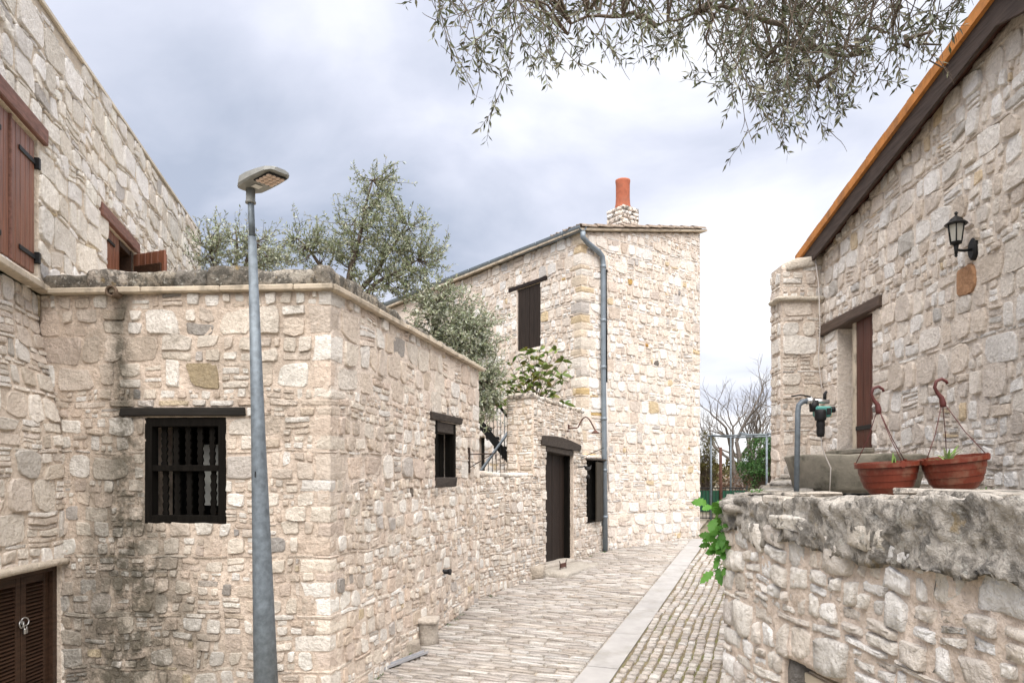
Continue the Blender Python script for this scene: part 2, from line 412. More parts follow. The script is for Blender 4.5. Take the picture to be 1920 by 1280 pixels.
def fill_row(x0, x1, z0, z1, rng, st, out):
    H = z1 - z0; x = x0; g = st.get('gap', .018)
    def put(a, b, c, d):
        gg = g * rng.uniform(.6, 1.3)
        if b - a - gg > .02 and d - c - gg * .8 > .012: out.append((a + gg / 2, b - gg / 2, c + gg * .4, d - gg * .4))
    while x < x1 - 1e-4:
        r = rng.random()
        if H < .07:
            w = rng.uniform(.12, .42)
            kind = 0
        elif r < st['big']: kind = 0; w = H * rng.uniform(*st.get('ar', (.7, 1.9)))
        elif r < st['big'] + st['two']: kind = 1; w = H * rng.uniform(.8, 1.7)
        else: kind = 2; w = max(.12, H * rng.uniform(.7, 1.8))
        w = max(w, .06)
        if x + w > x1 - .07: w = x1 - x
        a, b = x, x + w; x = b
        if kind == 0: 
            if w > 3.2 * H and H > .07: kind = 1
            else: put(a, b, z0, z1); continue
        if kind == 1:
            zm = z0 + H * rng.uniform(.35, .65)
            for c, d in ((z0, zm), (zm, z1)):
                if w > 1.3 * (d - c) and rng.random() < .6:
                    m = a + w * rng.uniform(.35, .65); put(a, m, c, d); put(m, b, c, d)
                else: put(a, b, c, d)
        else:
            n = max(2, min(5, round(H / rng.uniform(.035, .06)))); zs = [z0]
            for i in range(1, n): zs.append(z0 + H * (i + rng.uniform(-.22, .22)) / n)
            zs.append(z1)
            for c, d in zip(zs, zs[1:]):
                if w > .22 and rng.random() < .5:
                    m = a + w * rng.uniform(.3, .7); put(a, m, c, d); put(m, b, c, d)
                else: put(a, b, c, d)

class Wall:
    """a masonry face: s runs from p0 to p1, z is height, d is outward depth (left side of p0->p1 is inside when flip is False)"""
    def __init__(w, p0, p1, z0, z1, seed, flip=False, top=None, bot=None, warp=.03, mapf=None):
        w.p0 = Vector((*p0, 0)); w.p1 = Vector((*p1, 0)); w.L = (w.p1 - w.p0).length; w.d = (w.p1 - w.p0) / w.L
        w.n = Vector((w.d.y, -w.d.x, 0)) * (-1 if flip else 1)
        w.z0, w.z1 = z0, z1; w.rng = random.Random(seed); w.seed = seed
        w.top = top or (lambda s: z1); w.bot = bot or (lambda s: z0); w.op = []; w.ko = []; w.warp = warp; w.mapf = mapf
    def P(w, s, z, d=0):
        if w.mapf: return w.mapf(w, s, z, d)
        return w.p0 + w.d * s + w.n * d + Vector((0, 0, z))
    def fr(w): return lambda q: w.P(q[0], q[2], q[1])     # (s, depth, z) -> world
    def hole(w, s0, s1, z0, z1): w.op.append((s0, s1, z0, z1))
    def beam(w, s0, s1, z0, z1): w.ko.append((s0, s1, z0, z1))   # timber bedded in the wall: no stones there
    def near(w, s, z):
        m = min(abs(s), abs(w.L - s)) + .0
        for a, b, c, d in w.op + w.ko:
            dx = max(a - s, 0, s - b); dz = max(c - z, 0, z - d); m = min(m, math.hypot(dx, dz))
        return m
    def wp(w, p):
        k = w.warp * min(1, max(0, (w.near(p.x, p.y) - .02) / .22))
        if k <= 0: return p
        q = Vector((p.x * 2.2, p.y * 2.6, w.seed * 7.1))
        return p + Vector((mnoise.noise(q) * k, mnoise.noise(q + Vector((31.7, 5.2, 0))) * k * 1.5))
    def inside(w, s, z):
        return any(a < s < b and c < z < d for a, b, c, d in w.op)
    def backing(w, name, mat, col, parent, thick=.4, step=.045, amp=.012, off=.0):
        """mortar face (rough grid) and the solid behind it, with real reveals at the openings"""
        mb = MB(); rng = w.rng
        def ax(lo, hi, br):
            bs = sorted({lo, hi, *[b for b in br if lo < b < hi]}); out = []
            for a, b in zip(bs, bs[1:]):
                n = max(1, round((b - a) / step)); out += [a + (b - a) * i / n for i in range(n)]
            return out + [hi]
        S = ax(0, w.L, [q for o in w.op for q in o[:2]]); Z = ax(w.z0, w.z1, [q for o in w.op for q in o[2:]])
        cx = lambda i, j: ((S[i] + S[i+1]) / 2, (Z[j] + Z[j+1]) / 2)
        def ok(i, j):
            if i < 0 or j < 0 or i >= len(S) - 1 or j >= len(Z) - 1: return False
            s, z = cx(i, j)
            return (not w.inside(s, z)) and z < w.top(s) and z > w.bot(s)
        idx = {}
        def vid(i, j, back):
            k = (i, j, back)
            if k not in idx:
                s, z = S[i], min(Z[j], w.top(S[i])); z = max(z, w.bot(S[i]))
                if back: p = w.P(s, z, -thick)
                else:
                    e = mnoise.noise(Vector((s * 9, z * 9, w.seed * 3.3))) * .6 + mnoise.noise(Vector((s * 23, z * 23, w.seed))) * .4
                    p = w.P(s, z, off + e * amp)
                idx[k] = len(mb.v); mb.v.append(p); mb.c.append(col)
            return idx[k]
        fl = w.n.dot(Vector((w.d.y, -w.d.x, 0))) < 0
        def face(*f): mb.f.append(tuple(f[::-1]) if fl else tuple(f)); mb.s.append(True)
        for i in range(len(S) - 1):
            for j in range(len(Z) - 1):
                if not ok(i, j): continue
                face(vid(i, j, 0), vid(i+1, j, 0), vid(i+1, j+1, 0), vid(i, j+1, 0))
                face(vid(i, j, 1), vid(i, j+1, 1), vid(i+1, j+1, 1), vid(i+1, j, 1))
                for di, dj, a, b in ((-1, 0, (i, j), (i, j+1)), (1, 0, (i+1, j+1), (i+1, j)), (0, -1, (i+1, j), (i, j)), (0, 1, (i, j+1), (i+1, j+1))):
                    if not ok(i + di, j + dj):
                        face(vid(*b, 0), vid(*b, 1), vid(*a, 1), vid(*a, 0)); mb.s[-1] = False
        return mb.build(name, mat, parent, True)
    def stones(w, rows, st, pal, proud=(.010, .026), ends=(0, 0)):
        """list of stones (verts, faces, smooth, colour, size, centre)"""
        rng = w.rng; cells = []
        for zi, (a, b) in enumerate(rows):
            zc = (a + b) / 2; H = b - a
            blk = sorted((o[0], o[1]) for o in w.op + w.ko if min(b, o[3]) - max(a, o[2]) > .3 * H)
            x = 0; free = []
            for s0, s1 in blk:
                if s0 > x: free.append((x, s0))
                x = max(x, s1)
            if x < w.L: free.append((x, w.L))
            e0 = ends[0](zi) if callable(ends[0]) else ends[0]; e1 = ends[1](zi) if callable(ends[1]) else ends[1]
            for f0, f1 in free:
                if f0 == 0: f0 += e0
                if f1 == w.L: f1 -= e1
                if f1 - f0 > .05: fill_row(f0, f1, a, b, rng, st, cells)
        res = []
        for x0, x1, y0, y1 in cells:
            c = Vector(((x0 + x1) / 2, (y0 + y1) / 2))
            if c.y > w.top(c.x) - .02 or c.y < w.bot(c.x) - .05: continue
            pts = [w.wp(p) for p in outline(x0, x1, y0, y1, rng, st.get('jit', .16))]
            pts = [Vector((min(max(p.x, .0), w.L), min(p.y, w.top(min(max(p.x, 0), w.L)) - .004))) for p in pts]
            V, F, S = stone_geo(pts, rng.uniform(*proud) * (1 if min(x1 - x0, y1 - y0) > .05 else .75), rng)
            V = [w.P(a, b, d) for a, b, d in V]
            if w.n.dot(Vector((w.d.y, -w.d.x, 0))) < 0: F = [f[::-1] for f in F]
            res.append([V, F, S, pick(rng, pal), (x1 - x0) * (y1 - y0), c])
        return res

def visible(p, pad=.03):
    if p.y < .3: return False
    u = p.x / p.y; v = p.z / p.y
    return abs(u) < .711 * (1 + pad) and -.289 * (1 + pad) < v < .659 * (1 + pad)
def place_stones(lst, parent, mat, limit, name='stone'):
    """the stones that show largest become objects of their own, the rest one joined part"""
    def score(q):
        p = q[0][-1]; return (q[4] / max(p.y, .5) ** 2) if visible(p) else q[4] * 1e-6
    lst = sorted(lst, key=score, reverse=True)
    for V, F, S, c, a, ctr in lst[:limit]: mesh_obj(name, V, F, mat, parent, [c] * len(V), S)
    rest = lst[limit:]
    if rest:
        mb = MB()
        for V, F, S, c, a, ctr in rest: mb.add(V, F, c, S)
        o = mb.build('small_stones', mat, parent, True); o['kind'] = 'stuff'
def quoins(wa, wb, rows, pal, rng, proud=.014, long=(.30, .48), short=(.18, .28)):
    """corner blocks shared by wall a (ending at the corner) and wall b (starting there)"""
    res = []; ea = {}; eb = {}
    for i, (z0, z1) in enumerate(rows):
        la, lb = (rng.uniform(*long), rng.uniform(*short)) if i % 2 else (rng.uniform(*short), rng.uniform(*long))
        ea[i], eb[i] = la, lb
        c3 = wa.P(wa.L, 0); g = .008
        mb = MB(); k = rng.uniform(.9, 1.25) * proud
        def fr(q): return c3 - wa.d * q[0] + wa.n * q[1] * 0 + Vector((0, 0, q[2])) + wb.d * q[1]
        # local axes: q0 runs back along wall a, q1 runs along wall b
        z_lo, z_hi = z0 + g, z1 - g
        vs = []; jr = lambda s: rng.uniform(-s, s)
        na, nb = wa.n, wb.n
        # outer corner pushed out on both faces
        base = []
        det = na.x * nb.y - na.y * nb.x
        ox = (nb.y - na.y) / det * k; oy = (na.x - nb.x) / det * k; off = Vector((ox, oy, 0))
        j2 = min(.02, (z1 - z0) * .12)
        for z in (z_lo, z_hi):
            zz = lambda: z + jr(j2 * .6)
            A = c3 - wa.d * (la - g + jr(.02)); B = c3 + wb.d * (lb - g + jr(.02))
            vs += [A - na * .06 + Vector((0, 0, zz())), A + na * k * .6 + Vector((0, 0, zz())), c3 + off * rng.uniform(.7, 1.1) + Vector((jr(.006), jr(.006), zz())),
                   B + nb * k * .6 + Vector((0, 0, zz())), B - nb * .06 + Vector((0, 0, zz()))]
        inset = []
        h = z1 - z0
        mid = [vs[i2].lerp(vs[i2 + 5], .5) for i2 in range(5)]
        for t, sc in ((.22, 1), (.78, 1)):
            for i2 in range(5):
                p = vs[i2].lerp(vs[i2 + 5], t); 
                if i2 == 1: p = p + na * k * rng.uniform(.3, .9) + wa.d * .012
                if i2 == 3: p = p + nb * k * rng.uniform(.3, .9) - wb.d * .012
                if i2 == 2: p = p + off * rng.uniform(.2, .6)
                inset.append(p)
        V = vs[:5] + inset + vs[5:]
        F = []; S = []
        for r_ in range(3):
            for i2 in range(4): F.append((r_*5+i2, r_*5+i2+1, (r_+1)*5+i2+1, (r_+1)*5+i2)); S.append(False)
        F += [(4, 3, 2, 1, 0), (15, 16, 17, 18, 19)]; S += [False, False]
        flp = wa.n.dot(Vector((wa.d.y, -wa.d.x, 0))) < 0
        if flp: F = [f[::-1] for f in F]
        res.append([V, F, S, pick(rng, pal), h * (la + lb) / 1.4, Vector((0, (z0 + z1) / 2))])
    return res, (lambda i: ea.get(i, 0)), (lambda i: eb.get(i, 0))
def plain_box(name, lo, hi, fr, mat, parent, bev=.004, jit=0, rng=None):
    mb = MB(); mb.box(lo, hi, fr, (1, 1, 1), jit, rng, bev); return mb.build(name, mat, parent)
RNG = random.Random(11)

# ================================================================== GROUND AND STREET
def grid_axis(lo, hi, fine_lo, fine_hi, f, c):
    a = []; x = lo
    while x < hi:
        a.append(x); x += f if fine_lo <= x < fine_hi else c
    a.append(hi); return a
gx_ = [-400, -150, -60, -30] + [-20 + 2 * i for i in range(26)] + [45, 80, 160, 400]
gy_ = [-60, -20, -5] + [2 * i for i in range(21)] + [50, 70, 120, 250, 700]
mb = MB()
for y in gy_:
    for x in gx_: mb.v.append(Vector((x, y, gz(x, y) - .06))); mb.c.append((1, 1, 1))
nx = len(gx_)
for j in range(len(gy_) - 1):
    for i in range(nx - 1): mb.f.append((j*nx+i, j*nx+i+1, (j+1)*nx+i+1, (j+1)*nx+i)); mb.s.append(True)
g_ = mb.build('ground', M['hill']); props(g_, kind='structure')

# street frame: t runs uphill along the concrete strip, q runs across (to the right)
SO = Vector((.80, 7.27)); ST = (Vector((3.93, 15.7)) - SO).normalized(); SQ = Vector((ST.y, -ST.x))
def street(t, q, h=0):
    p = SO + ST * t + SQ * q; return Vector((p.x, p.y, gz(p.x, p.y) + h))
def left_edge(t):      # q of the house walls, a little inside them
    return -3.2
def sheet(name, q0, q1, t0, t1, h, mat, n=24):
    mb = MB()
    for i in range(n + 1):
        t = t0 + (t1 - t0) * i / n
        for k in range(9):
            q = q0 + (q1 - q0) * k / 8; mb.v.append(street(t, q, h)); mb.c.append((1, 1, 1))
    for i in range(n):
        for k in range(8): mb.f.append((i*9+k, i*9+k+1, (i+1)*9+k+1, (i+1)*9+k)); mb.s.append(True)
    return mb.build(name, mat)
lane = sheet('street', -4.5, -.17, -3, 16, -.012, M['joint_pale']); props(lane, kind='structure')
walk = sheet('cobbled_lane', .17, 3.4, -3, 16, -.004, M['joint']); props(walk, kind='structure')
PV = [((.53, .49, .45), 4), ((.47, .43, .39), 4), ((.60, .57, .53), 3), ((.41, .37, .33), 1.5), ((.51, .455, .41), 2)]
def paver(t0, t1, q0, q1, rng, hh):
    n_ = []
    j = .10 * min(q1 - q0, t1 - t0); J = lambda: rng.uniform(-j, j); pts = []
    cs = [Vector((q0 + J(), t0 + J())), Vector((q1 + J(), t0 + J())), Vector((q1 + J(), t1 + J())), Vector((q0 + J(), t1 + J()))]
    for i in range(4):
        a_, p_, n2 = cs[i], cs[i - 1], cs[(i + 1) % 4]; k_ = rng.uniform(.08, .2) * min(q1 - q0, t1 - t0)
        pts += [a_ + (p_ - a_).normalized() * k_, a_ + (n2 - a_).normalized() * k_]
    c = sum(pts, Vector((0, 0))) / len(pts); r = min((p - c).length for p in pts)
    tilt = rng.uniform(-.05, .05), rng.uniform(-.05, .05)
    V = [street(p.y, p.x, -.03) for p in pts]
    for p in pts:
        q = c + (p - c) * (1 - min(.3, .010 / max(r, .01)))
        V.append(street(q.y, q.x, hh + (q.x - c.x) * tilt[0] + (q.y - c.y) * tilt[1] + rng.uniform(-.002, .002)))
    n = len(pts); V.append(street(c.y, c.x, hh + .003))
    F = [(k, (k+1) % n, n + (k+1) % n, n + k) for k in range(n)] + [(n + k, n + (k+1) % n, 2*n) for k in range(n)]
    return V, F, [False] * n + [True] * n
rng = random.Random(5)
# wall lines that bound the street on the left
HC, HE, GE, T0, T1 = Vector((-1.672, 6.6)), Vector((-.516, 11.06)), Vector((1.915, 15.48)), Vector((1.458, 15.14)), Vector((4.549, 17.45))
def in_street(p):
    for a, b in ((HC, HE), (HE, GE), (GE, T1)):
        d = b - a
        if (p - a).cross(d) if False else ((p.x - a.x) * d.y - (p.y - a.y) * d.x) < -.05 * d.length and min(a.y, b.y) - .3 <= p.y <= max(a.y, b.y) + .0: return False
    return True
lst = []; t = -1.2
while t < 13.5:                       # long flat stones laid on edge across the lane
    h = rng.uniform(.06, .105); q = -4.3; sk = rng.uniform(-.02, .02)
    while q < -.19:
        w = rng.uniform(.18, .52)
        if q + w > -.30: w = -.185 - q
        c = street(t + h / 2, q + w / 2)
        if in_street(Vector((c.x, c.y))) and visible(c, .08):
            V, F, S = paver(t + .006 + sk * q * .2, t + h - .006 + sk * q * .2, q + .005, q + w - .005, rng, rng.uniform(.002, .016))
            lst.append([V, F, S, pick(rng, PV), w * h, None])
        q += w
    t += h
place_stones(lst, lane, M['paving'], 300, 'paving_stone')
lst = []; q = .185; col_i = 0
while q < 2.9:                        # small setts in columns that run uphill
    w = rng.uniform(.092, .125); t = -1.2 + rng.uniform(0, .1); ph = rng.uniform(0, 9)
    while t < 13.0:
        h = rng.uniform(.08, .17); c = street(t + h / 2, q + w / 2)
        wq = .016 * math.sin(t * 1.7) + .006 * math.sin(t * 5.1 + ph * 2)
        if visible(c, .08):
            V, F, S = paver(t + .007, t + h - .007, q + .005 + wq, q + w - .005 + wq, rng, rng.uniform(.004, .022))
            lst.append([V, F, S, pick(rng, PV), w * h, None])
        t += h
    q += w
place_stones(lst, walk, M['paving'], 300, 'cobble')
# concrete strip in lengths
strip = thing('drain_strip', street(0, 0), 'smooth pale concrete strip dividing the paved lane from the cobbles', 'paving strip')
t = -1.5
while t < 9.9:
    ln = rng.choice((.62, .62, .5, .75)); mb = MB(); a, b = t + .003, t + ln - .003
    dz = rng.uniform(-.002, .003)
    V = [street(x, y, h + (dz if h > 0 else 0)) for h in (-.05, .012) for x, y in ((a, -.172), (a, .172), (b, .172), (b, -.172))]
    mb.add(V, [(0,3,2,1),(4,5,6,7),(0,1,5,4),(1,2,6,5),(2,3,7,6),(3,0,4,7)])
    o = mb.build('slab', M['kerb'], strip)
    t += ln

# ================================================================== LOW FLAT-ROOFED HOUSE
FP0, FP1 = (-4.45, 6.79), (-1.672, 6.6)
zb = -2.35
low = thing('low_house', (-3.0, 8.5, zb), 'low flat-roofed rubble stone house with barred window behind the lamp post', 'house')
front = Wall(FP0, FP1, zb, 1.69, 21); side = Wall(HC, HE, zb, 1.69, 22, top=lambda s: 1.69 - .085 * s / 4.61)
front.beam(.80, 2.0, .545, .628); side.beam(2.50, 3.72, .705, .80); side.beam(2.70, 3.52, -.16, -.03); front.hole(1.043, 1.797, -.435, .535); side.hole(2.714, 3.507, -.055, .70)
frows = make_rows(zb, 1.69, [-.435, .54, .63, -.16, -.045, .70, .80], lambda z, r: r.uniform(.075, .17) if z < -.5 else r.uniform(.12, .29), random.Random(3), .42)
qs, ea, eb = quoins(front, side, frows, PAL['house'], random.Random(4), .010, (.17, .34), (.09, .18))
MORT = (.74, .635, .545)
wf = front.backing('front_wall', M['stone_front'], MORT, low, .45, .035, .018, .005)
ws = side.backing('side_wall', M['stone'], (.79, .70, .62), low, .45, .038, .018, .007)
ST_H = dict(big=.62, two=.28, gap=.016, ar=(.7, 1.8), jit=.2)
sf = front.stones(frows, ST_H, PAL['house'], (.010, .034), (0, ea))
ss = side.stones(frows, ST_H, PAL['house'], (.010, .036), (eb, 0))
def recolour(lst, s, z, c):
    b = min(lst, key=lambda q: (q[5] - Vector((s, z))).length - math.sqrt(q[4]) * .4); b[3] = c
recolour(ss, 1.92, -.24, (.20, .175, .15)); recolour(sf, .95, .74, (.26, .26, .265)); recolour(sf, 1.55, .98, (.40, .33, .22))
place_stones(sf, wf, M['stone_front'], 210)
place_stones(ss, ws, M['stone'], 190)
place_stones(qs, ws, M['stone'], 40, 'corner_stone')
# rear and left closing walls, roof deck
mb = MB(); ff = front.fr()
a, b, c, d = Vector((-4.6, 6.95, 0)), Vector((-1.85, 6.8, 0)), Vector((-.85, 11.0, 0)), Vector((-5.9, 11.2, 0))
up = Vector((0, 0, 1.70)); dn = Vector((0, 0, zb))
mb.add([a + up, b + up, c + up - Vector((0, 0, .1)), d + up, c + dn, d + dn, HE.to_3d() + dn, HE.to_3d() + Vector((0, 0, 1.6))], [(0, 1, 2, 3), (3, 2, 4, 5), (2, 7, 6, 4)])
mb.build('roof_deck', M['slab'], low)
# cornice slabs
rng = random.Random(6)
def run_slabs(w, s0, s1, zt, dz, proj, ln, name, mat, parent, back=.12, slope=0):
    s = s0
    while s < s1 - .02:
        l = min(rng.uniform(*ln), s1 - s)
        if s1 - s - l < .25: l = s1 - s
        fr0 = w.fr(); fr = lambda q: fr0(q) - Vector((0, 0, slope * q[0]))
        plain_box(name, (s + .003, -back, zt - dz), (s + l - .003, proj + rng.uniform(-.006, .006), zt + rng.uniform(-.003, .003)), fr, mat, parent, .008, .004, rng)
        s += l
run_slabs(front, .12, front.L + .055, 1.735, .052, .085, (.55, 1.0), 'cornice_slab', M['slab'], low)
run_slabs(side, -.03, side.L + .08, 1.737, .052, .085, (.7, 1.2), 'cornice_slab', M['slab'], low, slope=.0185)
# rough lichened parapet blocks above the cornice
LI = [((.30, .27, .225), 4), ((.40, .36, .30), 3), ((.22, .20, .17), 3), ((.48, .43, .37), 1)]
def lump(lo, hi, fr, rng, col, jit=.02, sub=3):
    """irregular block: subdivided box pushed about by noise"""
    nx_, ny_, nz_ = [max(2, min(7, int((hi[i] - lo[i]) / .055) + 1)) for i in range(3)]
    vid = {}; V = []; F = []; o = Vector((rng.uniform(0, 99), rng.uniform(0, 99), rng.uniform(0, 99)))
    def v(i, j, k):
        key = (i, j, k)
        if key not in vid:
            p = Vector((lo[0] + (hi[0]-lo[0]) * i / nx_, lo[1] + (hi[1]-lo[1]) * j / ny_, lo[2] + (hi[2]-lo[2]) * k / nz_))
            c = (Vector(lo) + Vector(hi)) / 2; e = sum(1 for a, m in ((i, nx_), (j, ny_), (k, nz_)) if a in (0, m))
            if e >= 2: p = p.lerp(c, .05 * (e - 1))
            q = p * 6 + o; q2 = p * 17 + o
            p = p + mnoise.noise_vector(q) * jit + mnoise.noise_vector(q2) * jit * .45
            vid[key] = len(V); V.append(fr(p) if fr else p)
        return vid[key]
    for i in range(nx_):
        for j in range(ny_):
            F.append((v(i,j,0), v(i,j+1,0), v(i+1,j+1,0), v(i+1,j,0))); F.append((v(i,j,nz_), v(i+1,j,nz_), v(i+1,j+1,nz_), v(i,j+1,nz_)))
    for i in range(nx_):
        for k in range(nz_):
            F.append((v(i,0,k), v(i+1,0,k), v(i+1,0,k+1), v(i,0,k+1))); F.append((v(i,ny_,k), v(i,ny_,k+1), v(i+1,ny_,k+1), v(i+1,ny_,k)))
    for j in range(ny_):
        for k in range(nz_):
            F.append((v(0,j,k), v(0,j,k+1), v(0,j+1,k+1), v(0,j+1,k))); F.append((v(nx_,j,k), v(nx_,j+1,k), v(nx_,j+1,k+1), v(nx_,j,k+1)))
    return V, [f[::-1] for f in F], col
def parapet(w, s0, s1, zfun, hfun, parent, mat, depth=(.22, .3), ln=(.22, .55), proj=.035, name='parapet_stone'):
    s = s0
    while s < s1:
        l = min(rng.uniform(*ln), s1 - s + .05); z = zfun(s + l / 2); h = hfun(s + l / 2) * rng.uniform(.82, 1.1)
        fr = w.fr()
        V, F, c = lump((s, -rng.uniform(*depth), z - .01), (s + l + .015, proj + rng.uniform(-.02, .015), z + h), fr, rng, pick(rng, LI), .026)
        mesh_obj(name, V, F, mat, parent, [c] * len(V), [True] * len(F)); s += l
parapet(front, .05, 2.72, lambda s: 1.735, lambda s: .17, low, M['lichen'])
parapet(side, .05, 1.6, lambda s: 1.735 - .0185 * s, lambda s: .185 - .035 * s, low, M['lichen'], ln=(.2, .4), proj=-.01)
parapet(side, 1.6, 4.6, lambda s: 1.735 - .0185 * s, lambda s: .125 - .012 * s, low, M['lichen_light'], depth=(.18, .24), ln=(.07, .17), proj=-.02)
# spout
mb = MB(); p = front.P(.774, 1.70, -.2); q = front.P(.774, 1.688, .13)
for r_, rr in ((.052, .038),):
    ring = []
    d_ = (q - p).normalized(); n_ = 14
    x_ = Vector((1, 0, 0)); x_ = (x_ - d_ * x_.dot(d_)).normalized(); y_ = d_.cross(x_)
    V = []
    for pt, rad in ((p, r_), (q, r_), (q, rr), (p, rr)):
        V += [pt + x_ * math.cos(2*math.pi*k/n_) * rad + y_ * math.sin(2*math.pi*k/n_) * rad for k in range(n_)]
    F = [(a*n_+k, a*n_+(k+1) % n_, (a+1)*n_+(k+1) % n_, (a+1)*n_+k) for a in range(3) for k in range(n_)]
    mb.add(V, F, sm=True)
mb.build('spout', flat_mat('stained_clay_spout', (.12, .085, .06), .9, 0, .4, 20), low)
# barred window
def bar_window():
    fr = front.fr(); w = wf
    win = plain_box('window', (1.03, -.10, -.45), (1.10, .012, .53), fr, M['dark_wood'], low)
    for lo, hi in (((1.735, -.10, -.45), (1.81, .012, .53)), ((1.10, -.098, .45), (1.735, .010, .528)), ((1.10, -.098, -.448), (1.735, .010, -.375)), ((1.10, -.092, .035), (1.735, .004, .092))):
        plain_box('frame', lo, hi, fr, M['dark_wood'], win)
    for lo_z, hi_z, off in ((.092, .45, 0), (-.375, .035, .012)):
        for k in range(5):
            sx = 1.185 + k * .116 + off; mb = MB(); n = 16; L_ = []; R_ = []
            for i in range(n + 1):
                z = lo_z - .005 + (hi_z - lo_z + .01) * i / n; wv = .024 + .006 * math.sin(i * 2.1 + k)
                L_.append((sx - wv, z)); R_.append((sx + wv, z))
            V = [fr(Vector((x, dd, z))) for dd in (-.07, -.045) for x, z in L_ + R_]
            m = len(L_) * 2; h_ = len(L_)
            F = []
            for i in range(n):
                F.append((m+i, m+h_+i, m+h_+i+1, m+i+1)); F.append((i, i+1, h_+i+1, h_+i))
                F.append((i, m+i, m+i+1, i+1)); F.append((h_+i, h_+i+1, m+h_+i+1, m+h_+i))
            mb.add(V, F); mb.build('bar', M['dark_wood'], win)
    plain_box('lintel', (.80, -.14, .545), (2.0, .045, .628), fr, M['dark_wood_h'], low, .01, .006, RNG)
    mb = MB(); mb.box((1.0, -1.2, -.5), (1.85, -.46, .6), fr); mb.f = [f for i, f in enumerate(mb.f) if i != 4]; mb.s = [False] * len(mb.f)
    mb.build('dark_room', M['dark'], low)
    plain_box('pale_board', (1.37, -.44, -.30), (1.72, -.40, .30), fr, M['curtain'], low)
bar_window()
def small_window():
    fr = side.fr()
    win = plain_box('window', (2.70, -.12, -.03), (2.79, .012, .70), fr, M['dark_wood'], low)
    plain_box('frame', (3.43, -.12, -.03), (3.515, .012, .70), fr, M['dark_wood'], win)
    plain_box('frame', (2.79, -.11, .56), (3.43, .008, .698), fr, M['grey_wood'], win)
    plain_box('sill', (2.70, -.14, -.16), (3.52, .03, -.032), fr, M['grey_wood'], win, .01, .008, RNG)
    plain_box('lintel', (2.50, -.16, .705), (3.72, .05, .80), fr, M['grey_wood'], low, .01, .01, RNG)
    for k in range(4): plain_box('board', (2.80 + k * .158, -.16, -.03), (2.95 + k * .158, -.135 + .004 * (k % 2), .56), fr, M['dark_wood'], win)
small_window()
mb = MB(); mb.tube([side.P(3.01, -1.27, -.1), side.P(3.01, -1.275, .10)], .032, 12); mb.tube([side.P(3.01, -1.275, .085), side.P(3.01, -1.275, .115)], .040, 12)
mb.build('pipe_stub', M['black'], low)
br = thing('iron_bracket', side.P(4.08, .05, .02), 'thin rusty iron sign bracket on the far end of the low house side wall', 'bracket')
mb = MB(); mb.box((4.06, .0, .03), (4.10, .035, .40), side.fr()); mb.build('wall_bar', M['iron'], br)
mb = MB(); mb.tube([side.P(4.08, .30, .02), side.P(4.08, .31, .42)], .008, 6); mb.tube([side.P(4.08, .10, .02), side.P(4.08, .30, .36)], .006, 6); mb.tube([side.P(4.08, .30, .42), side.P(4.08, .23, .42)], .006, 6)
mb.build('arm', M['iron'], br)

# ================================================================== TALL WHITE HOUSE ON THE LEFT
left = thing('left_house', (-5.2, 8.0, -2.4), 'tall pale stone house at the left edge with red-brown shutters', 'house')
LU = Wall((-3.976, 4.79), (-6.27, 14.47), 1.70, 4.80, 31, warp=.05, top=lambda s: 4.345 + .047 * s)
LU.beam(.5, 2.14, 3.12, 3.29); LU.beam(3.74, 5.33, 3.04, 3.21); LU.hole(.78, 1.985, 1.84, 3.12); LU.hole(4.03, 5.20, 1.84, 3.04)
ST_L = dict(big=.80, two=.13, gap=.014, ar=(.75, 2.0), jit=.24)
lrows = make_rows(1.70, 4.80, [1.84, 3.08, 3.25], lambda z, r: r.uniform(.17, .34), random.Random(8), .22)
wl = LU.backing('upper_wall', M['stone'], (.68, .60, .50), left, .4, .05, .006, .003)
sl = LU.stones(lrows, ST_L, PAL['left'], (.016, .038))
place_stones(sl, wl, M['stone'], 190)
fr = LU.fr()
# plain coping line and hidden roof
mb = MB()
for s0 in [i * .9 for i in range(11)]:
    s1 = min(s0 + .9, 9.95); V = []
    for s in (s0 + .003, s1 - .003):
        z = LU.top(s)
        V += [LU.P(s, z, -.35), LU.P(s, z, .035), LU.P(s, z + .035, .035), LU.P(s, z + .035, -.35)]
    mb.add(V, [(0, 1, 2, 3), (7, 6, 5, 4), (0, 4, 5, 1), (1, 5, 6, 2), (2, 6, 7, 3), (3, 7, 4, 0)])
mb.build('coping', flat_mat('lime_coping', (.60, .55, .47), .9, 0, .15, 5, .3, 40), left)
mb = MB(); p0, p1 = LU.P(0, 0, -.38), LU.P(9.95, 0, -.38); q1 = p1 + Vector((-4, -.9, 0)); q0 = p0 + Vector((-4, -.9, 0))
mb.add([p0 + Vector((0, 0, 4.3)), p1 + Vector((0, 0, 4.75)), q1 + Vector((0, 0, 4.75)), q0 + Vector((0, 0, 4.3)), p1 + Vector((0, 0, -2.4)), q1 + Vector((0, 0, -2.4)),
        LU.P(9.95, 4.8, 0.0), LU.P(9.95, -2.4, 0.0)], [(0, 1, 2, 3), (1, 4, 5, 2), (6, 7, 4, 1)])
mb.build('rear_wall', M['slab'], left)
plain_box('window_ledge', (-.6, -.2, 1.70), (2.12, .11, 1.765), fr, M['slab'], left, .01)
def shutter(w, s0, s1, z0, z1, d, n, parent, mat, straps=True, name='shutter', frx=None, th=.035):
    f = frx or w.fr(); pw = (s1 - s0) / n
    o = plain_box(name, (s0 + .004, d - .012, z0 + .05), (s1 - .004, d - .002, z1 - .05), f, mat, parent)
    for k in range(n):
        plain_box('plank', (s0 + k * pw + .003, d, z0), (s0 + (k + 1) * pw - .003, d + th, z1 - .001 * (k % 2)), f, mat, o, .006)
    return o
sh1 = shutter(LU, 1.46, 1.965, 1.87, 3.10, -.05, 5, left, M['red_wood'])
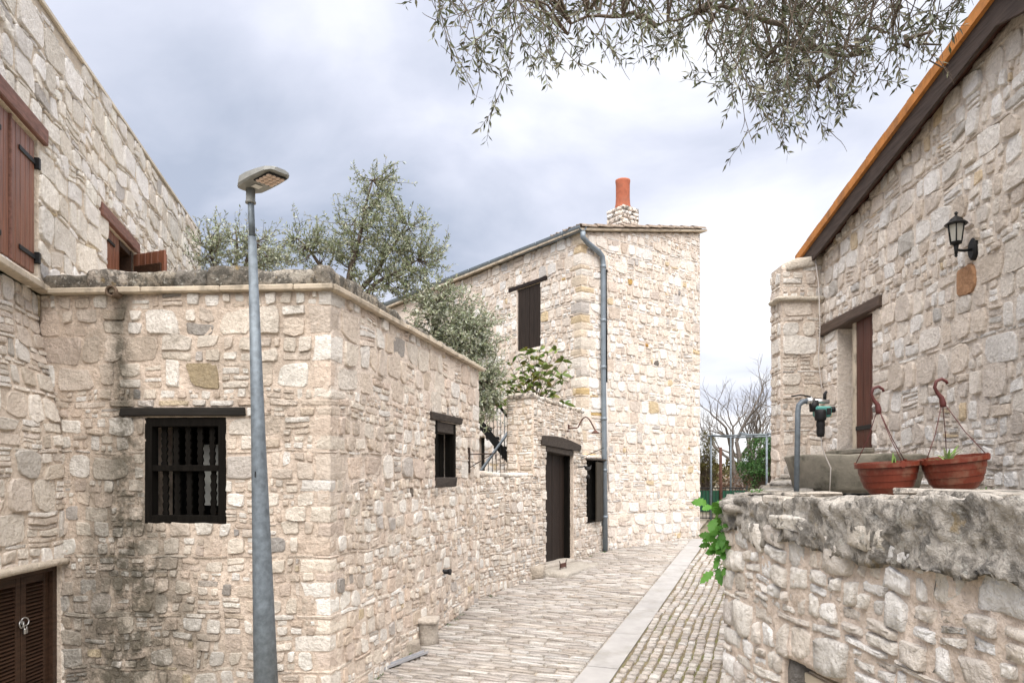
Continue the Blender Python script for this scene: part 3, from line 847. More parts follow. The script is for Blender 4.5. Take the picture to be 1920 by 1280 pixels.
sh0 = shutter(LU, .93, 1.435, 1.87, 3.10, -.05, 5, left, M['red_wood'])
plain_box('frame', (1.437, -.09, 1.86), (1.458, .004, 3.11), fr, M['red_beam'], left)
for o, zz in ((sh1, 2.0), (sh1, 2.88), (sh0, 2.0), (sh0, 2.88)):
    a = 1.965 if o is sh1 else .93; g = -1 if o is sh1 else 1
    lo, hi = sorted((a + g * .34, a - g * .03))
    plain_box('strap_hinge', (lo, -.014, zz), (hi, -.002, zz + .045), fr, M['black'], o)
    lo, hi = sorted((a - g * .0, a - g * .045)); plain_box('hinge_pin', (lo, -.03, zz - .03), (hi, .025, zz + .075), fr, M['black'], o)
plain_box('lintel', (.55, -.2, 3.125), (2.14, .05, 3.29), fr, M['red_beam'], left, .01, .008, RNG)
plain_box('lintel', (3.74, -.2, 3.045), (5.33, .05, 3.21), fr, M['red_beam'], left, .01, .008, RNG)
s2 = shutter(LU, 4.035, 4.64, 1.88, 3.035, -.06, 5, left, M['red_wood'])
plain_box('strap_hinge', (4.03, -.024, 2.86), (4.4, -.008, 2.90), fr, M['black'], s2)
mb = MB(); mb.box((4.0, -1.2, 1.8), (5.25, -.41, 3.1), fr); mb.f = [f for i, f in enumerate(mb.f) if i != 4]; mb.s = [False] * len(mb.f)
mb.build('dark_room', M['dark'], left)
plain_box('frame', (5.11, -.39, 1.85), (5.197, -.01, 3.035), fr, M['louvre'], left); plain_box('frame', (4.65, -.39, 2.96), (5.11, -.02, 3.034), fr, M['louvre'], left)
plain_box('inner_leaf', (4.66, -.36, 1.86), (5.10, -.33, 2.955), fr, M['louvre'], left)
# open leaf swinging out from the far jamb
H_ = LU.P(5.19, 0, .02); od = (Vector((-4.53 + .35, 9.45, 0)) - H_); od.z = 0; od.normalize(); on = Vector((od.y, -od.x, 0))
fo = lambda q: H_ + od * q[0] + on * q[1] + Vector((0, 0, q[2]))
s3 = shutter(LU, 0, .58, 1.88, 3.0, 0, 5, left, M['red_wood'], frx=fo)
plain_box('brace', (.05, .036, 2.72), (.53, .06, 2.83), fo, M['louvre'], s3); plain_box('brace', (.05, .036, 2.0), (.53, .06, 2.11), fo, M['louvre'], s3)
# lower wall, leaning back towards the ledge
def lmap(w, s, z, d):
    y = 4.8 + s; xu = -3.976 - .237 * (y - 4.79) - .03; k = min(1, max(0, (z - .15) / 1.55)); k = k * k * (3 - 2 * k)
    return Vector((-4.225 + (xu + 4.225) * k + d, y, z))
LL = Wall((-4.225, 4.8), (-4.225, 6.80), -2.45, 1.71, 33, mapf=lmap)
LL.hole(.80, 1.935, -2.45, -.83)
llr = make_rows(-2.45, 1.71, [-.83], lambda z, r: r.uniform(.16, .30), random.Random(9), .3)
wll = LL.backing('lower_wall', M['stone'], (.74, .65, .56), left, .35, .045, .012)
place_stones(LL.stones(llr, dict(big=.62, two=.22, gap=.014, ar=(.7, 1.6), jit=.2), PAL['gate'], (.008, .026)), wll, M['stone'], 60)
fl = LL.fr()
V, F, c = lump((.62, -.1, -.835), (2.06, .075, -.775), fl, RNG, (.60, .54, .46), .012); mesh_obj('door_lintel', V, F, M['stone'], left, [c] * len(V), [True] * len(F))
for lo, hi in (((1.875, -.16, -2.4), (1.935, -.03, -.835)), ((.80, -.16, -.885), (1.875, -.03, -.836))):
    plain_box('door_frame', lo, hi, fl, M['louvre'], left)
def louvre(s0, s1, parent):
    z0, z1 = -2.3, -.89; st = .065
    dr = plain_box('louvre_door', (s0 + .003, -.12, z0), (s0 + st, -.07, z1), fl, M['louvre'], parent)
    plain_box('stile', (s1 - st, -.12, z0), (s1 - .003, -.07, z1), fl, M['louvre'], dr)
    plain_box('rail', (s0 + st, -.118, z1 - .075), (s1 - st, -.072, z1 - .001), fl, M['louvre'], dr); plain_box('rail', (s0 + st, -.118, z0 + .001), (s1 - st, -.072, z0 + .1), fl, M['louvre'], dr)
    plain_box('backing', (s0 + .02, -.15, z0), (s1 - .02, -.14, z1), fl, M['dark'], dr)
    z = z0 + .115
    while z < z1 - .1:
        mb = MB(); V = [fl(Vector(q)) for q in ((s0+st, -.118, z+.022), (s1-st, -.118, z+.022), (s1-st, -.076, z-.006), (s0+st, -.076, z-.006), (s0+st, -.118, z+.030), (s1-st, -.118, z+.030), (s1-st, -.076, z+.002), (s0+st, -.076, z+.002))]
        mb.add(V, [(0,3,2,1),(4,5,6,7),(0,1,5,4),(1,2,6,5),(2,3,7,6),(3,0,4,7)]); mb.build('slat', M['louvre'], dr); z += .033
louvre(1.50, 1.872, left); louvre(1.125, 1.497, left); louvre(.80, 1.122, left)
pl = thing('padlock', fl(Vector((1.50, -.06, -1.36))), 'small silver padlock and chain loops on the brown louvred doors', 'padlock')
steel = flat_mat('bright_steel', (.55, .55, .55), .3, .9, .1, 30)
def ring(c, r, rr, nrm, n=16):
    mb = MB(); x = nrm.orthogonal().normalized(); y = nrm.cross(x)
    mb.tube([c + x * r * math.cos(2*math.pi*k/n) + y * r * math.sin(2*math.pi*k/n) for k in range(n + 1)], rr, 6, cap=False); return mb
for s_, z_, r_, nn in ((1.475, -1.30, .032, (1, .2, .1)), (1.525, -1.285, .035, (1, -.3, .2)), (1.505, -1.31, .026, (.8, .5, 0))):
    ring(fl(Vector((s_, -.052, z_))), r_, .006, Vector(nn).normalized()).build('chain_loop', steel, pl)
plain_box('lock_body', (1.505, -.062, -1.395), (1.55, -.04, -1.345), fl, steel, pl, .006)
ring(fl(Vector((1.527, -.05, -1.335))), .018, .004, Vector((1, 0, 0))).build('shackle', steel, pl)

# ================================================================== COURTYARD WALL WITH GATE
gate = thing('courtyard_wall', (.5, 13.0, -2.0), 'low rubble courtyard wall rising to a gate with dark timber door', 'wall')
GW = Wall(HE, GE, -2.2, 1.36, 41, top=lambda s: 1.36 - .05 * max(0, s - 1.9))
GW.beam(2.10, 3.86, .53, .70); GW.hole(-.01, 1.83, -.03, 2); GW.hole(4.02, 5.2, .34, 2); GW.hole(2.33, 3.56, -2.2, .53); GW.hole(4.22, 4.98, -.98, .30)
grows = make_rows(-2.2, 1.36, [-.98, -.03, .30, .53, .70], lambda z, r: r.uniform(.09, .19), random.Random(10), .35)
wg = GW.backing('gate_wall', M['stone'], (.74, .64, .55), gate, .5, .05, .018, .006)
place_stones(GW.stones(grows, dict(big=.52, two=.24, gap=.016, ar=(.6, 1.5), jit=.22), PAL['gate'], (.014, .050)), wg, M['stone'], 170)
pe = GW.P(1.83, 0, 0); pb = GW.P(1.83, 0, -.52)
PW = Wall((pb.x, pb.y), (pe.x, pe.y), -.05, 1.36, 42)
prow = make_rows(-.05, 1.36, [], lambda z, r: r.uniform(.09, .17), random.Random(12), .3)
wp_ = PW.backing('pillar_face', M['stone'], (.55, .47, .38), gate, .1, .05, .014)
place_stones(PW.stones(prow, dict(big=.45, two=.2, gap=.016, ar=(.8, 2.4), jit=.2), PAL['gate'], (.008, .03)), wp_, M['stone'], 45)
rng = random.Random(14)
for s0, s1, zt, dp in ((.0, 1.83, -.035, .36), (1.78, 4.05, None, .5), (4.0, 5.0, .335, .4)):
    s = s0
    while s < s1 - .05:
        l = min(rng.uniform(.14, .34), s1 - s); z = GW.top(s + l / 2) - .01 if zt is None else zt
        V, F, c = lump((s, -dp, z), (s + l, .02 + rng.uniform(-.02, .03), z + rng.uniform(.05, .10)), GW.fr(), rng, pick(rng, PAL['gate']), .016)
        mesh_obj('coping_stone', V, F, M['lichen_light'] if zt is None else M['stone'], gate, [c] * len(V), [True] * len(F)); s += l
fg = GW.fr()
door = plain_box('door', (2.40, -.22, -1.66), (2.41, -.17, .42), fg, M['door_wood'], gate)
for k in range(6): plain_box('board', (2.41 + k * .18, -.20, -1.65), (2.588 + k * .18, -.165 + .006 * (k % 2), .42), fg, M['door_wood'], door, .006)
plain_box('frame', (2.33, -.25, -1.66), (2.40, -.06, .52), fg, M['dark_wood'], gate); plain_box('frame', (3.49, -.25, -1.66), (3.56, -.06, .52), fg, M['dark_wood'], gate)
def tilt_beam(s0, s1, z0a, z0b, h, d0, d1, mat, name, arch=0):
    mb = MB(); n = 8; V = []
    for i in range(n + 1):
        s = s0 + (s1 - s0) * i / n; z = z0a + (z0b - z0a) * i / n; up = arch * math.sin(math.pi * min(1, .15 + i / n * .85)) 
        for dd, zz in ((d0, z), (d1, z), (d1, z + h * .75 + up), (d0, z + h * .75 + up)): V.append(fg(Vector((s, dd, zz))))
    F = [(a*4+k, a*4+(k+1) % 4, (a+1)*4+(k+1) % 4, (a+1)*4+k) for a in range(n) for k in range(4)] + [(0, 1, 2, 3), (n*4+3, n*4+2, n*4+1, n*4)]
    mb.add(V, [f[::-1] for f in F]); return mb.build(name, mat, gate)
tilt_beam(2.10, 3.86, .545, .47, .16, -.2, .05, M['grey_wood'], 'lintel', .08)
tilt_beam(2.34, 3.55, .44, .37, .13, -.19, .02, M['grey_wood'], 'door_head')
plain_box('latch', (2.52, -.165, -.62), (2.54, -.14, -.46), fg, M['galv'], door)
V, F, c = lump((2.25, -.25, -2.0), (3.62, .05, -1.63), fg, rng, (.50, .46, .41), .012); mesh_obj('threshold', V, F, M['stone'], gate, [c] * len(V), [True] * len(F))
V, F, c = lump((2.05, .0, -2.1), (3.80, .56, -1.705), fg, rng, (.46, .43, .385), .02); mesh_obj('step', V, F, M['stone'], gate, [c] * len(V), [True] * len(F))
sc = thing('boot_scraper', fg(Vector((2.5, .28, -1.75))), 'small rusty boot scraper standing on the gate step', 'boot scraper')
mb = MB()
for s_ in (2.36, 2.62): mb.tube([fg(Vector((s_, .28, -1.77))), fg(Vector((s_, .28, -1.58))), fg(Vector((s_ + (-.03 if s_ < 2.5 else .03), .28, -1.55)))], .008, 6)
mb.build('post', M['iron'], sc); plain_box('blade', (2.36, .276, -1.68), (2.62, .284, -1.60), fg, M['rust'], sc, .002)
# boxed shutter beside the gate
bx = plain_box('window_box', (4.22, -.25, -.98), (4.28, .05, .30), fg, M['dark_wood'], gate)
plain_box('frame', (4.92, -.25, -.98), (4.98, .05, .30), fg, M['dark_wood'], bx); plain_box('hood', (4.18, -.2, .30), (5.02, .14, .335), fg, M['grey_wood'], bx, .008)
plain_box('frame', (4.28, -.248, -.98), (4.92, .03, -.92), fg, M['dark_wood'], bx)
plain_box('backing', (4.28, -.05, -.92), (4.92, -.03, .30), fg, M['dark'], bx)
ang = lambda q: fg(Vector((4.97 - q[0], .055 + q[0] * .12 + q[1], q[2])))
panel = flat_mat('olive_brown_shutter', (.040, .033, .024), .7, 0, .2, 6)
for k in range(2): plain_box('shutter_board', (.005 + k * .27, 0, -.96), (.265 + k * .27, .03, .27), ang, panel, bx)
# gooseneck lamp over the gate
gl_ = thing('gate_lamp', fg(Vector((3.2, .0, .95))), 'curved rusty gooseneck lamp arm above the gate door', 'wall lamp')
mb = MB(); b0 = fg(Vector((3.35, .0, .92)))
pts = []
for i in range(15):
    a = i / 14; pts.append(fg(Vector((3.30 + .10 * a, .02 + .52 * a, .90 + .02 * a + .20 * math.sin(max(0, a - .35) / .65 * math.pi * 1.12)))))
mb.tube(pts, .014, 8); mb.build('arm', M['rust'], gl_)
mb = MB(); mb.lathe([(.012, .05), (.03, .04), (.075, 0), (.08, -.012), (.07, -.005), (.01, .03)], pts[-1] - Vector((0, 0, .04)), 14); mb.build('shade', M['rust'], gl_)
mb = MB(); mb.box((3.26, -.02, .82), (3.34, .03, .98), fg); mb.build('wall_plate', M['rust'], gl_)
orn = thing('iron_bird_ornament', fg(Vector((3.84, .0, .12))), 'dark iron bird-like bracket on the wall right of the gate door', 'ornament')
mb = MB(); mb.tube([fg(Vector((3.80, -.02, .16))), fg(Vector((3.80, .20, .17)))], .012, 6)
mb.tube([fg(Vector((3.66, .2, .18))), fg(Vector((3.74, .2, .13))), fg(Vector((3.84, .2, .12))), fg(Vector((3.95, .2, .14))), fg(Vector((4.02, .2, .20)))], [.006, .028, .04, .026, .004], 8)
mb.tube([fg(Vector((3.84, .2, .10))), fg(Vector((3.84, .2, .0)))], .005, 6); mb.lathe([(.004, .05), (.03, .02), (.045, -.04), (.0, -.04)], fg(Vector((3.84, .2, -.03))), 12)
mb.tube([fg(Vector((3.84, .05, .34))), fg(Vector((4.15, .42, .55)))], .007, 6)
mb.build('iron_bird', M['black'], orn)

# ================================================================== TOWER HOUSE
tower = thing('tower_house', (2.0, 18.0, -1.9), 'tall narrow two-storey stone house with orange chimney pot', 'house')
TR = Wall(T0, T1, -1.95, 5.90, 51, top=lambda s: 5.10 + .195 * s)
TLp = (-4.526, 23.14); TL = Wall(TLp, T0, -1.9, 5.14, 52, top=lambda s: 5.10)
TL.beam(7.45, 8.88, 4.34, 4.43); TL.hole(7.766, 8.64, 2.90, 4.34); TL.hole(6.05, 6.42, -1.9, .95)
trows = make_rows(-1.95, 5.90, [.95, 2.90, 4.34, 4.43], lambda z, r: r.uniform(.13, .27), random.Random(15), .38)
qt, ta, tb = quoins(TL, TR, [r_ for r_ in trows if r_[1] < 5.12], [((.70, .60, .48), 4), ((.64, .52, .36), 2), ((.77, .71, .63), 4), ((.60, .45, .24), .8), ((.54, .50, .46), .8)], random.Random(16), .014, (.22, .40), (.14, .24))
wr = TR.backing('street_wall', M['stone'], (.80, .73, .66), tower, .45, .05, .014, .006)
wL = TL.backing('courtyard_face', M['stone'], (.79, .70, .62), tower, .45, .06, .014, .006)
ST_T = dict(big=.68, two=.24, gap=.016, ar=(.65, 1.6), jit=.24)
sr = TR.stones(trows, ST_T, PAL['tower'], (.014, .038), (tb, 0))
recolour(sr, 2.05, 2.95, (.47, .26, .07)); recolour(sr, 2.25, 2.65, (.16, .15, .14)); recolour(sr, 1.5, 4.3, (.50, .33, .12))
place_stones(sr, wr, M['stone'], 230)
stl = [q for q in TL.stones(trows, ST_T, PAL['tower'], (.014, .038), (0, ta)) if q[5].x > 3.0]
place_stones(stl, wL, M['stone'], 120)
place_stones(qt, wL, M['stone'], 45, 'corner_stone')
# closing faces and roof
n_b = Vector((TL.d.x, TL.d.y, 0)) * -1
back1 = T1.to_3d() + n_b * 6; back0 = T0.to_3d() + n_b * 6
mb = MB(); zt1 = 5.10 + .195 * 3.86
mb.add([T1.to_3d() + Vector((0, 0, -2)), back1 + Vector((0, 0, -2)), back1 + Vector((0, 0, zt1)), T1.to_3d() + Vector((0, 0, zt1))], [(0, 1, 2, 3)])
mb.build('far_wall', M['slab'], tower)
def rf(a, b, h): # a along the eave (back from the street wall), b up the slope
    return T0.to_3d() + n_b * a + TR.d * b + Vector((0, 0, 5.115 + .195 * b + h))
mb = MB(); mb.add([rf(-.12, -.18, 0), rf(-.12, 4.0, 0), rf(9, 4.0, 0), rf(9, -.18, 0), rf(-.12, -.18, .045), rf(-.12, 4.0, .045), rf(9, 4.0, .045), rf(9, -.18, .045)],
       [(0,3,2,1),(4,5,6,7),(0,1,5,4),(1,2,6,5),(2,3,7,6),(3,0,4,7)])
mb.build('roof', M['slab'], tower)
rng = random.Random(17)
def tile(a, b, ln, up, r=.105, mat=M['tile']):
    mb = MB(); n = 7; V = []
    for e, rr, hh in ((0, r, .018), (ln, r * .88, .0)):
        for th in (0, .018):
            for k in range(n + 1):
                an = math.pi * k / n; s_ = 1 if up else -1
                x = (rr - th) * math.cos(an); z = (rr - th) * math.sin(an) * s_
                V.append(rf(a + x, b + e, .055 + hh + (z * .75 if up else z * .55 + .06)))
    m = n + 1; F = []
    for k in range(n):
        F += [(k, k+1, 2*m+k+1, 2*m+k), (m+k, 3*m+k, 3*m+k+1, m+k+1), (k, m+k, m+k+1, k+1), (2*m+k, 2*m+k+1, 3*m+k+1, 3*m+k)]
    F += [(0, 2*m, 3*m, m), (n, m+n, 3*m+n, 2*m+n)]
    mb.add(V, F, sm=False); return mb.build('roof_tile', mat, tower)
for c_ in range(5):
    for i in range(10):
        b0 = -.10 + i * .40 + rng.uniform(-.02, .02)
        tile(-.06 + c_ * .21 + rng.uniform(-.012, .012), b0, .46, True)
        if c_: tile(-.165 + c_ * .21, b0 - .1, .46, False)
mb = MB()
for i in range(9):
    pass
V = []; n_w = 60
for i in range(n_w + 1):
    a = 1.0 + (8.9 - 1.0) * i / n_w
    for b in (-.05, 4.0): V.append(rf(a, b, .09 + .05 * math.sin(i * 2.4)))
mb.add(V, [(2*i, 2*i+1, 2*i+3, 2*i+2) for i in range(n_w)], sm=False); o = mb.build('far_roof_tiles', M['tile'], tower)
# chimney
cb = rf(.55, 1.79, 0); cz = cb.z; mb_ax = (Vector((-n_b.x, -n_b.y, 0)), TR.d)
def cfr(q): return Vector((cb.x, cb.y, 0)) + TR.d * q[0] + n_b * q[1] + Vector((0, 0, q[2]))
ch = plain_box('chimney', (-.27, -.24, cz - .2), (.27, .24, 6.10), cfr, M['stone'], tower, .02); 
ch.data.color_attributes.new('Col', 'FLOAT_COLOR', 'POINT').data.foreach_set('color', [.42, .36, .30, 1] * len(ch.data.vertices))
for f_, (w0, w1) in enumerate(((-.27, .27), (-.24, .24))):
    z = cz - .1
    while z < 6.09:
        h = rng.uniform(.07, .14); x = w0
        while x < w1 - .02:
            l = min(rng.uniform(.12, .28), w1 - x)
            for sg in ((-1,) if f_ == 0 else (-1, 1)):
                fr_ = (lambda q: cfr((q[0], -.24 + q[1] * -1, q[2]))) if f_ == 0 else (lambda q, sg=sg: cfr((sg * (.27 + q[1]), q[0], q[2])))
                V, F, c = lump((x + .008, -.03, z + .006), (x + l - .008, .02, min(z + h, 6.13) - .006), fr_, rng, pick(rng, PAL['tower']), .008)
                mesh_obj('stone', V, F, M['lichen_light'], ch, [c] * len(V), [True] * len(F))
            x += l
        z += h
mb = MB(); mb.lathe([(.20, 6.06), (.19, 6.15), (.17, 6.24), (.160, 6.4), (.162, 6.70), (.172, 6.77), (.172, 6.80), (.148, 6.80), (.14, 6.2)], cfr((0, 0, 0)), 24)
mb.build('chimney_pot', M['chimney_pot'], tower)
# gutter, downpipe
mb = MB(); V = []; n = 8
ga, gb = T0.to_3d() - n_b * .16, TL.P(0, 0, 0)
for e, p in enumerate((ga, gb)):
    zc = 5.17 + e * .10
    for th in (.105, .093):
        for k in range(n + 1):
            an = math.pi * k / n
            V.append(p + TL.n * (.10 + th * math.cos(an)) + Vector((0, 0, zc - th * math.sin(an))))
m = n + 1; F = []
for k in range(n): F += [(k, k+1, 2*m+k+1, 2*m+k), (m+k, 3*m+k, 3*m+k+1, m+k+1), (k, m+k, m+k+1, k+1), (2*m+k, 2*m+k+1, 3*m+k+1, 3*m+k)]
F += [(0, 2*m, 3*m, m), (n, m+n, 3*m+n, 2*m+n)]
mb.add(V, F, sm=False); gt = mb.build('gutter', M['pipe'], tower)
for i in range(8):
    s = 9.6 - i * .9; p = TL.P(s, 5.17 + (9.99 - s) * .01, .10); mb = MB()
    mb.tube([p + TL.n * .112 * math.cos(a) - Vector((0, 0, .112 * math.sin(a))) for a in [math.pi * k / 8 for k in range(9)]], .012, 5); mb.build('bracket', M['pipe'], gt)
mb = MB()
P_ = [ga + TL.n * .10 + Vector((0, 0, 5.04)), ga + TL.n * .10 + Vector((0, 0, 4.93)), TR.P(.10, 4.86, .10), TR.P(.42, 4.74, .09), TR.P(.53, 4.66, .085), TR.P(.55, 4.52, .085), TR.P(.555, 2.5, .085), TR.P(.585, .5, .085), TR.P(.615, -1.62, .085)]
mb.tube(P_, .056, 14); dp_ = mb.build('downpipe', M['pipe'], tower)
for z in (4.45, 3.3, 2.3, 1.2, .1, -.9):
    p = TR.P(.555 + max(0, 2.5 - z) * .015, z, .085); mb = MB(); mb.tube([p - Vector((0, 0, .035)), p + Vector((0, 0, .035))], .063, 14); mb.build('collar', M['pipe'], dp_)
mb = MB(); mb.tube([TR.P(.685, 4.38, .03), TR.P(.70, 2.0, .03)], .024, 8); mb.tube([TR.P(.685, 4.39, .02), TR.P(.72, 4.40, .05)], .03, 8); mb.build('dark_conduit', M['black'], tower)
mb = MB(); mb.tube([TR.P(.70, 2.0, .03), TR.P(.735, .6, .03), TR.P(.77, -.35, .03)], .016, 8); mb.build('pale_conduit', M['wire'], tower)
# shuttered window and the doorway in the courtyard
ft = TL.fr()
M['shutter_brown'] = wood_mat('dark_brown_shutter_boards', (.026, .018, .014), 2, .7)
sA = shutter(TL, 7.775, 8.20, 2.91, 4.33, -.05, 3, tower, M['shutter_brown']); sB = shutter(TL, 8.21, 8.63, 2.91, 4.33, -.05, 3, tower, M['shutter_brown'])
plain_box('lintel', (7.45, -.2, 4.345), (8.88, .035, 4.43), ft, M['door_wood'], tower, .01)
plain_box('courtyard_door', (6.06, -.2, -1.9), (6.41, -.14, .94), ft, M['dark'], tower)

# ================================================================== HOUSE ON THE RIGHT
rh = thing('right_house', (5.5, 6.0, -.2), 'single-storey pale stone house with sloping timber verge on the right', 'house')
TZ = -.13
GBf, GBn = Vector((4.05, 9.5)), Vector((3.75, 2.2))
apex = 3.96
def vline(s): return 2.90 + .182 * s if s < apex else 2.90 + .182 * apex - .30 * (s - apex)
def gtop(s): return vline(s) - .05
GB = Wall(GBf, GBn, TZ - .1, 3.67, 61, top=gtop)
GB.beam(.10, 1.79, 1.80, 1.935); GB.beam(.45, 1.60, .245, .30); GB.hole(.62, 1.555, .30, 1.80)
brow = make_rows(TZ - .1, 3.67, [.245, .30, 1.80, 1.935], lambda z, r: r.uniform(.14, .28), random.Random(18), .45)
wgb = GB.backing('gable_wall', M['stone'], (.80, .73, .66), rh, .4, .045, .014, .006)
sg = GB.stones(brow, dict(big=.70, two=.20, gap=.016, ar=(.7, 1.6), jit=.24), PAL['gable'], (.014, .038))
recolour(sg, 3.30, 1.70, (.46, .27, .16)); recolour(sg, 4.6, 3.1, (.58, .42, .2)); recolour(sg, 1.25, .75, (.22, .215, .21))
place_stones(sg, wgb, M['stone'], 240)
fb = GB.fr()
# pier at the far eaves corner
pier = Wall((3.50, 9.36), (4.06, 9.36), -.25, 2.83, 62, top=lambda s: 2.72 + .2 * s)
pside = Wall((3.50, 9.72), (3.50, 9.36), -.25, 2.72, 63)
prw = make_rows(-.25, 2.83, [2.28], lambda z, r: r.uniform(.14, .27), random.Random(19), .3)
wpi = pier.backing('pier', M['stone'], (.72, .63, .55), rh, .34, .05, .016, .006)
wps = pside.backing('pier_side', M['stone'], (.72, .63, .55), rh, .3, .06, .014)
place_stones(pier.stones(prw, dict(big=.6, two=.2, gap=.016, ar=(.9, 2.2), jit=.2), PAL['gate'], (.012, .034)), wpi, M['stone'], 50)
place_stones(pside.stones([r_ for r_ in prw if r_[1] < 2.72], dict(big=.7, two=.2, gap=.02, ar=(.9, 2.2), jit=.2), PAL['gate'], (.012, .03)), wps, M['stone'], 30)
recolour_ = None
V, F, c = lump((-.08, -.3, 2.255), (.57, .08, 2.31), pier.fr(), RNG, (.60, .55, .47), .012); mesh_obj('pier_cap', V, F, M['stone'], rh, [c] * len(V), [True] * len(F))
V, F, c = lump((.04, -.3, 2.68), (.55, .04, 2.82), lambda q: pier.fr()(Vector((q[0], q[1], q[2] + (q[0] - .3) * .2))), RNG, (.58, .53, .46), .02); mesh_obj('pier_top', V, F, M['stone'], rh, [c] * len(V), [True] * len(F))
# roof with verge board and clay edge
OV = .16
def verge(s0, s1, zlo, zhi, d0, d1, mat, name, parent, seg=1):
    mb = MB(); V = []
    for s in (s0, s1):
        z = vline(s)
        V += [GB.P(s, z + zlo, d0), GB.P(s, z + zlo, d1), GB.P(s, z + zhi, d1), GB.P(s, z + zhi, d0)]
    mb.add(V, [(0, 1, 2, 3), (7, 6, 5, 4), (0, 4, 5, 1), (1, 5, 6, 2), (2, 6, 7, 3), (3, 7, 4, 0)]); return mb.build(name, mat, parent)
for s0, s1 in ((-.34, apex), (apex, 7.3)):
    verge(s0, s1, -.16, .045, OV - .035, OV, M['verge_wood'], 'verge_board', rh)
    verge(s0, s1, -.02, .045, -.3, OV - .037, M['red_beam'], 'soffit', rh)
    n = max(1, round((s1 - s0) / .41)); ln = (s1 - s0) / n
    for i in range(n): verge(s0 + i * ln + .004, s0 + (i + 1) * ln - .002, .048, .150 + .006 * (i % 2), -.5, OV + .035, M['orange'], 'edge_tile', rh)
mb = MB(); V = []
for s in (-.34, apex, 7.3):
    for d in (-.45, -4.5): V.append(GB.P(s, vline(s) + .09, d))
mb.add(V, [(0, 1, 3, 2), (2, 3, 5, 4)]); mb.build('roof', M['orange'], rh)
mb = MB(); mb.add([GB.P(0, -.3, -.38), GB.P(0, 2.9, -.38), GB.P(0, 2.9, -4.5), GB.P(0, -.3, -4.5)], [(0, 1, 2, 3)]); mb.build('rear_wall', M['slab'], rh)
# deep-set window with timber lintel
lf = lambda q: fb(Vector((q[0], q[1], q[2])))
plain_box('lintel', (.10, -.2, 1.80), (1.79, .055, 1.935), fb, wood_mat('brown_beam', (.085, .060, .047), 1, .65), rh, .012, .008, RNG)
win = plain_box('window', (.93, -.18, .30), (1.02, -.04, 1.80), fb, M['slab'], rh)
for k in range(3): plain_box('board', (1.023 + k * .177, -.085, .31), (1.198 + k * .177, -.05, 1.795), fb, M['red_wood'] if False else wood_mat('dark_red_board_%d' % k, (.085, .028, .018), 2, .45), win)
plain_box('recess', (.62, -.38, .30), (1.0, -.30, 1.80), fb, M['slab'], win)
plain_box('bar', (1.025, -.049, .52), (1.55, -.034, .57), fb, M['black'], win)
plain_box('sill', (.45, -.32, .245), (1.60, .10, .30), fb, M['concrete'], rh, .01)
# wall lantern
ln_ = thing('wall_lantern', GB.P(3.44, 1.78, .0), 'black coach lantern with frosted panes on the right house wall', 'lantern')
lp = GB.P(3.44, 1.90, 0); nrm = GB.n; up = Vector((0, 0, 1)); sd = GB.d
mb = MB(); V = []; n = 20
for d, k in ((0.0, 1), (.028, 1), (.04, .8)):
    for i in range(n): a = 2 * math.pi * i / n; V.append(lp + nrm * (d + .005) + sd * math.cos(a) * .055 * k + up * math.sin(a) * .095 * k)
mb.add(V, [(a*n+i, a*n+(i+1) % n, (a+1)*n+(i+1) % n, (a+1)*n+i) for a in range(2) for i in range(n)] + [tuple(range(2*n, 3*n))], sm=False); mb.build('wall_plate', M['black'], ln_)
lc = lp + nrm * .165
mb = MB(); mb.tube([lp + nrm * .03, lp + nrm * .10 - up * .012, lc - up * .005], .012, 8); mb.tube([lc - up * .05, lc + up * .045], [.010, .022], 8); mb.lathe([(.002, -.07), (.014, -.055), (.006, -.04), (.016, -.03)], lc, 10); mb.build('arm', M['black'], ln_)
mb = MB(); mb.lathe([(.018, .035), (.05, .05), (.052, .062), (.04, .062)], lc, 6, sm=False); mb.build('base', M['black'], ln_)
mb = MB(); mb.lathe([(.085, .205), (.09, .212), (.056, .236), (.05, .252), (.03, .268), (.011, .28), (.009, .292), (.015, .30), (.011, .312), (.002, .32)], lc, 12, sm=False); mb.lathe([(.085, .205), (.06, .202), (.0, .202)], lc, 12, sm=False); mb.build('roof_cap', M['black'], ln_)
for i in range(6):
    a = 2 * math.pi * i / 6; b = 2 * math.pi * (i + 1) / 6
    p0, p1 = lc + Vector((math.cos(a) * .046, math.sin(a) * .046, .06)), lc + Vector((math.cos(a) * .066, math.sin(a) * .066, .205))
    q0, q1 = lc + Vector((math.cos(b) * .046, math.sin(b) * .046, .06)), lc + Vector((math.cos(b) * .066, math.sin(b) * .066, .205))
    mb = MB(); mb.tube([p0, p1], .006, 5); mb.build('bar', M['black'], ln_)
    c0 = (p0 + p1 + q0 + q1) / 4; inn = (lc - c0); inn.z = 0; inn.normalize()
    mb = MB(); V = [x + inn * .004 for x in (p0, q0, q1, p1)] + [x + inn * .007 for x in (p0, q0, q1, p1)]
    mb.add(V, [(0,3,2,1),(4,5,6,7),(0,1,5,4),(1,2,6,5),(2,3,7,6),(3,0,4,7)]); mb.build('pane', M['glass'], ln_)
# loose cable down the pier
cb_ = MB(); fp = pier.fr()
cb_.tube([fp(Vector(q)) for q in ((.42, .05, 2.80), (.46, .05, 2.5), (.45, .10, 2.30), (.48, .06, 1.9), (.46, .05, 1.5), (.50, .05, 1.15), (.56, .06, .95))], .007, 6)
o = cb_.build('cable', M['wire'], rh)

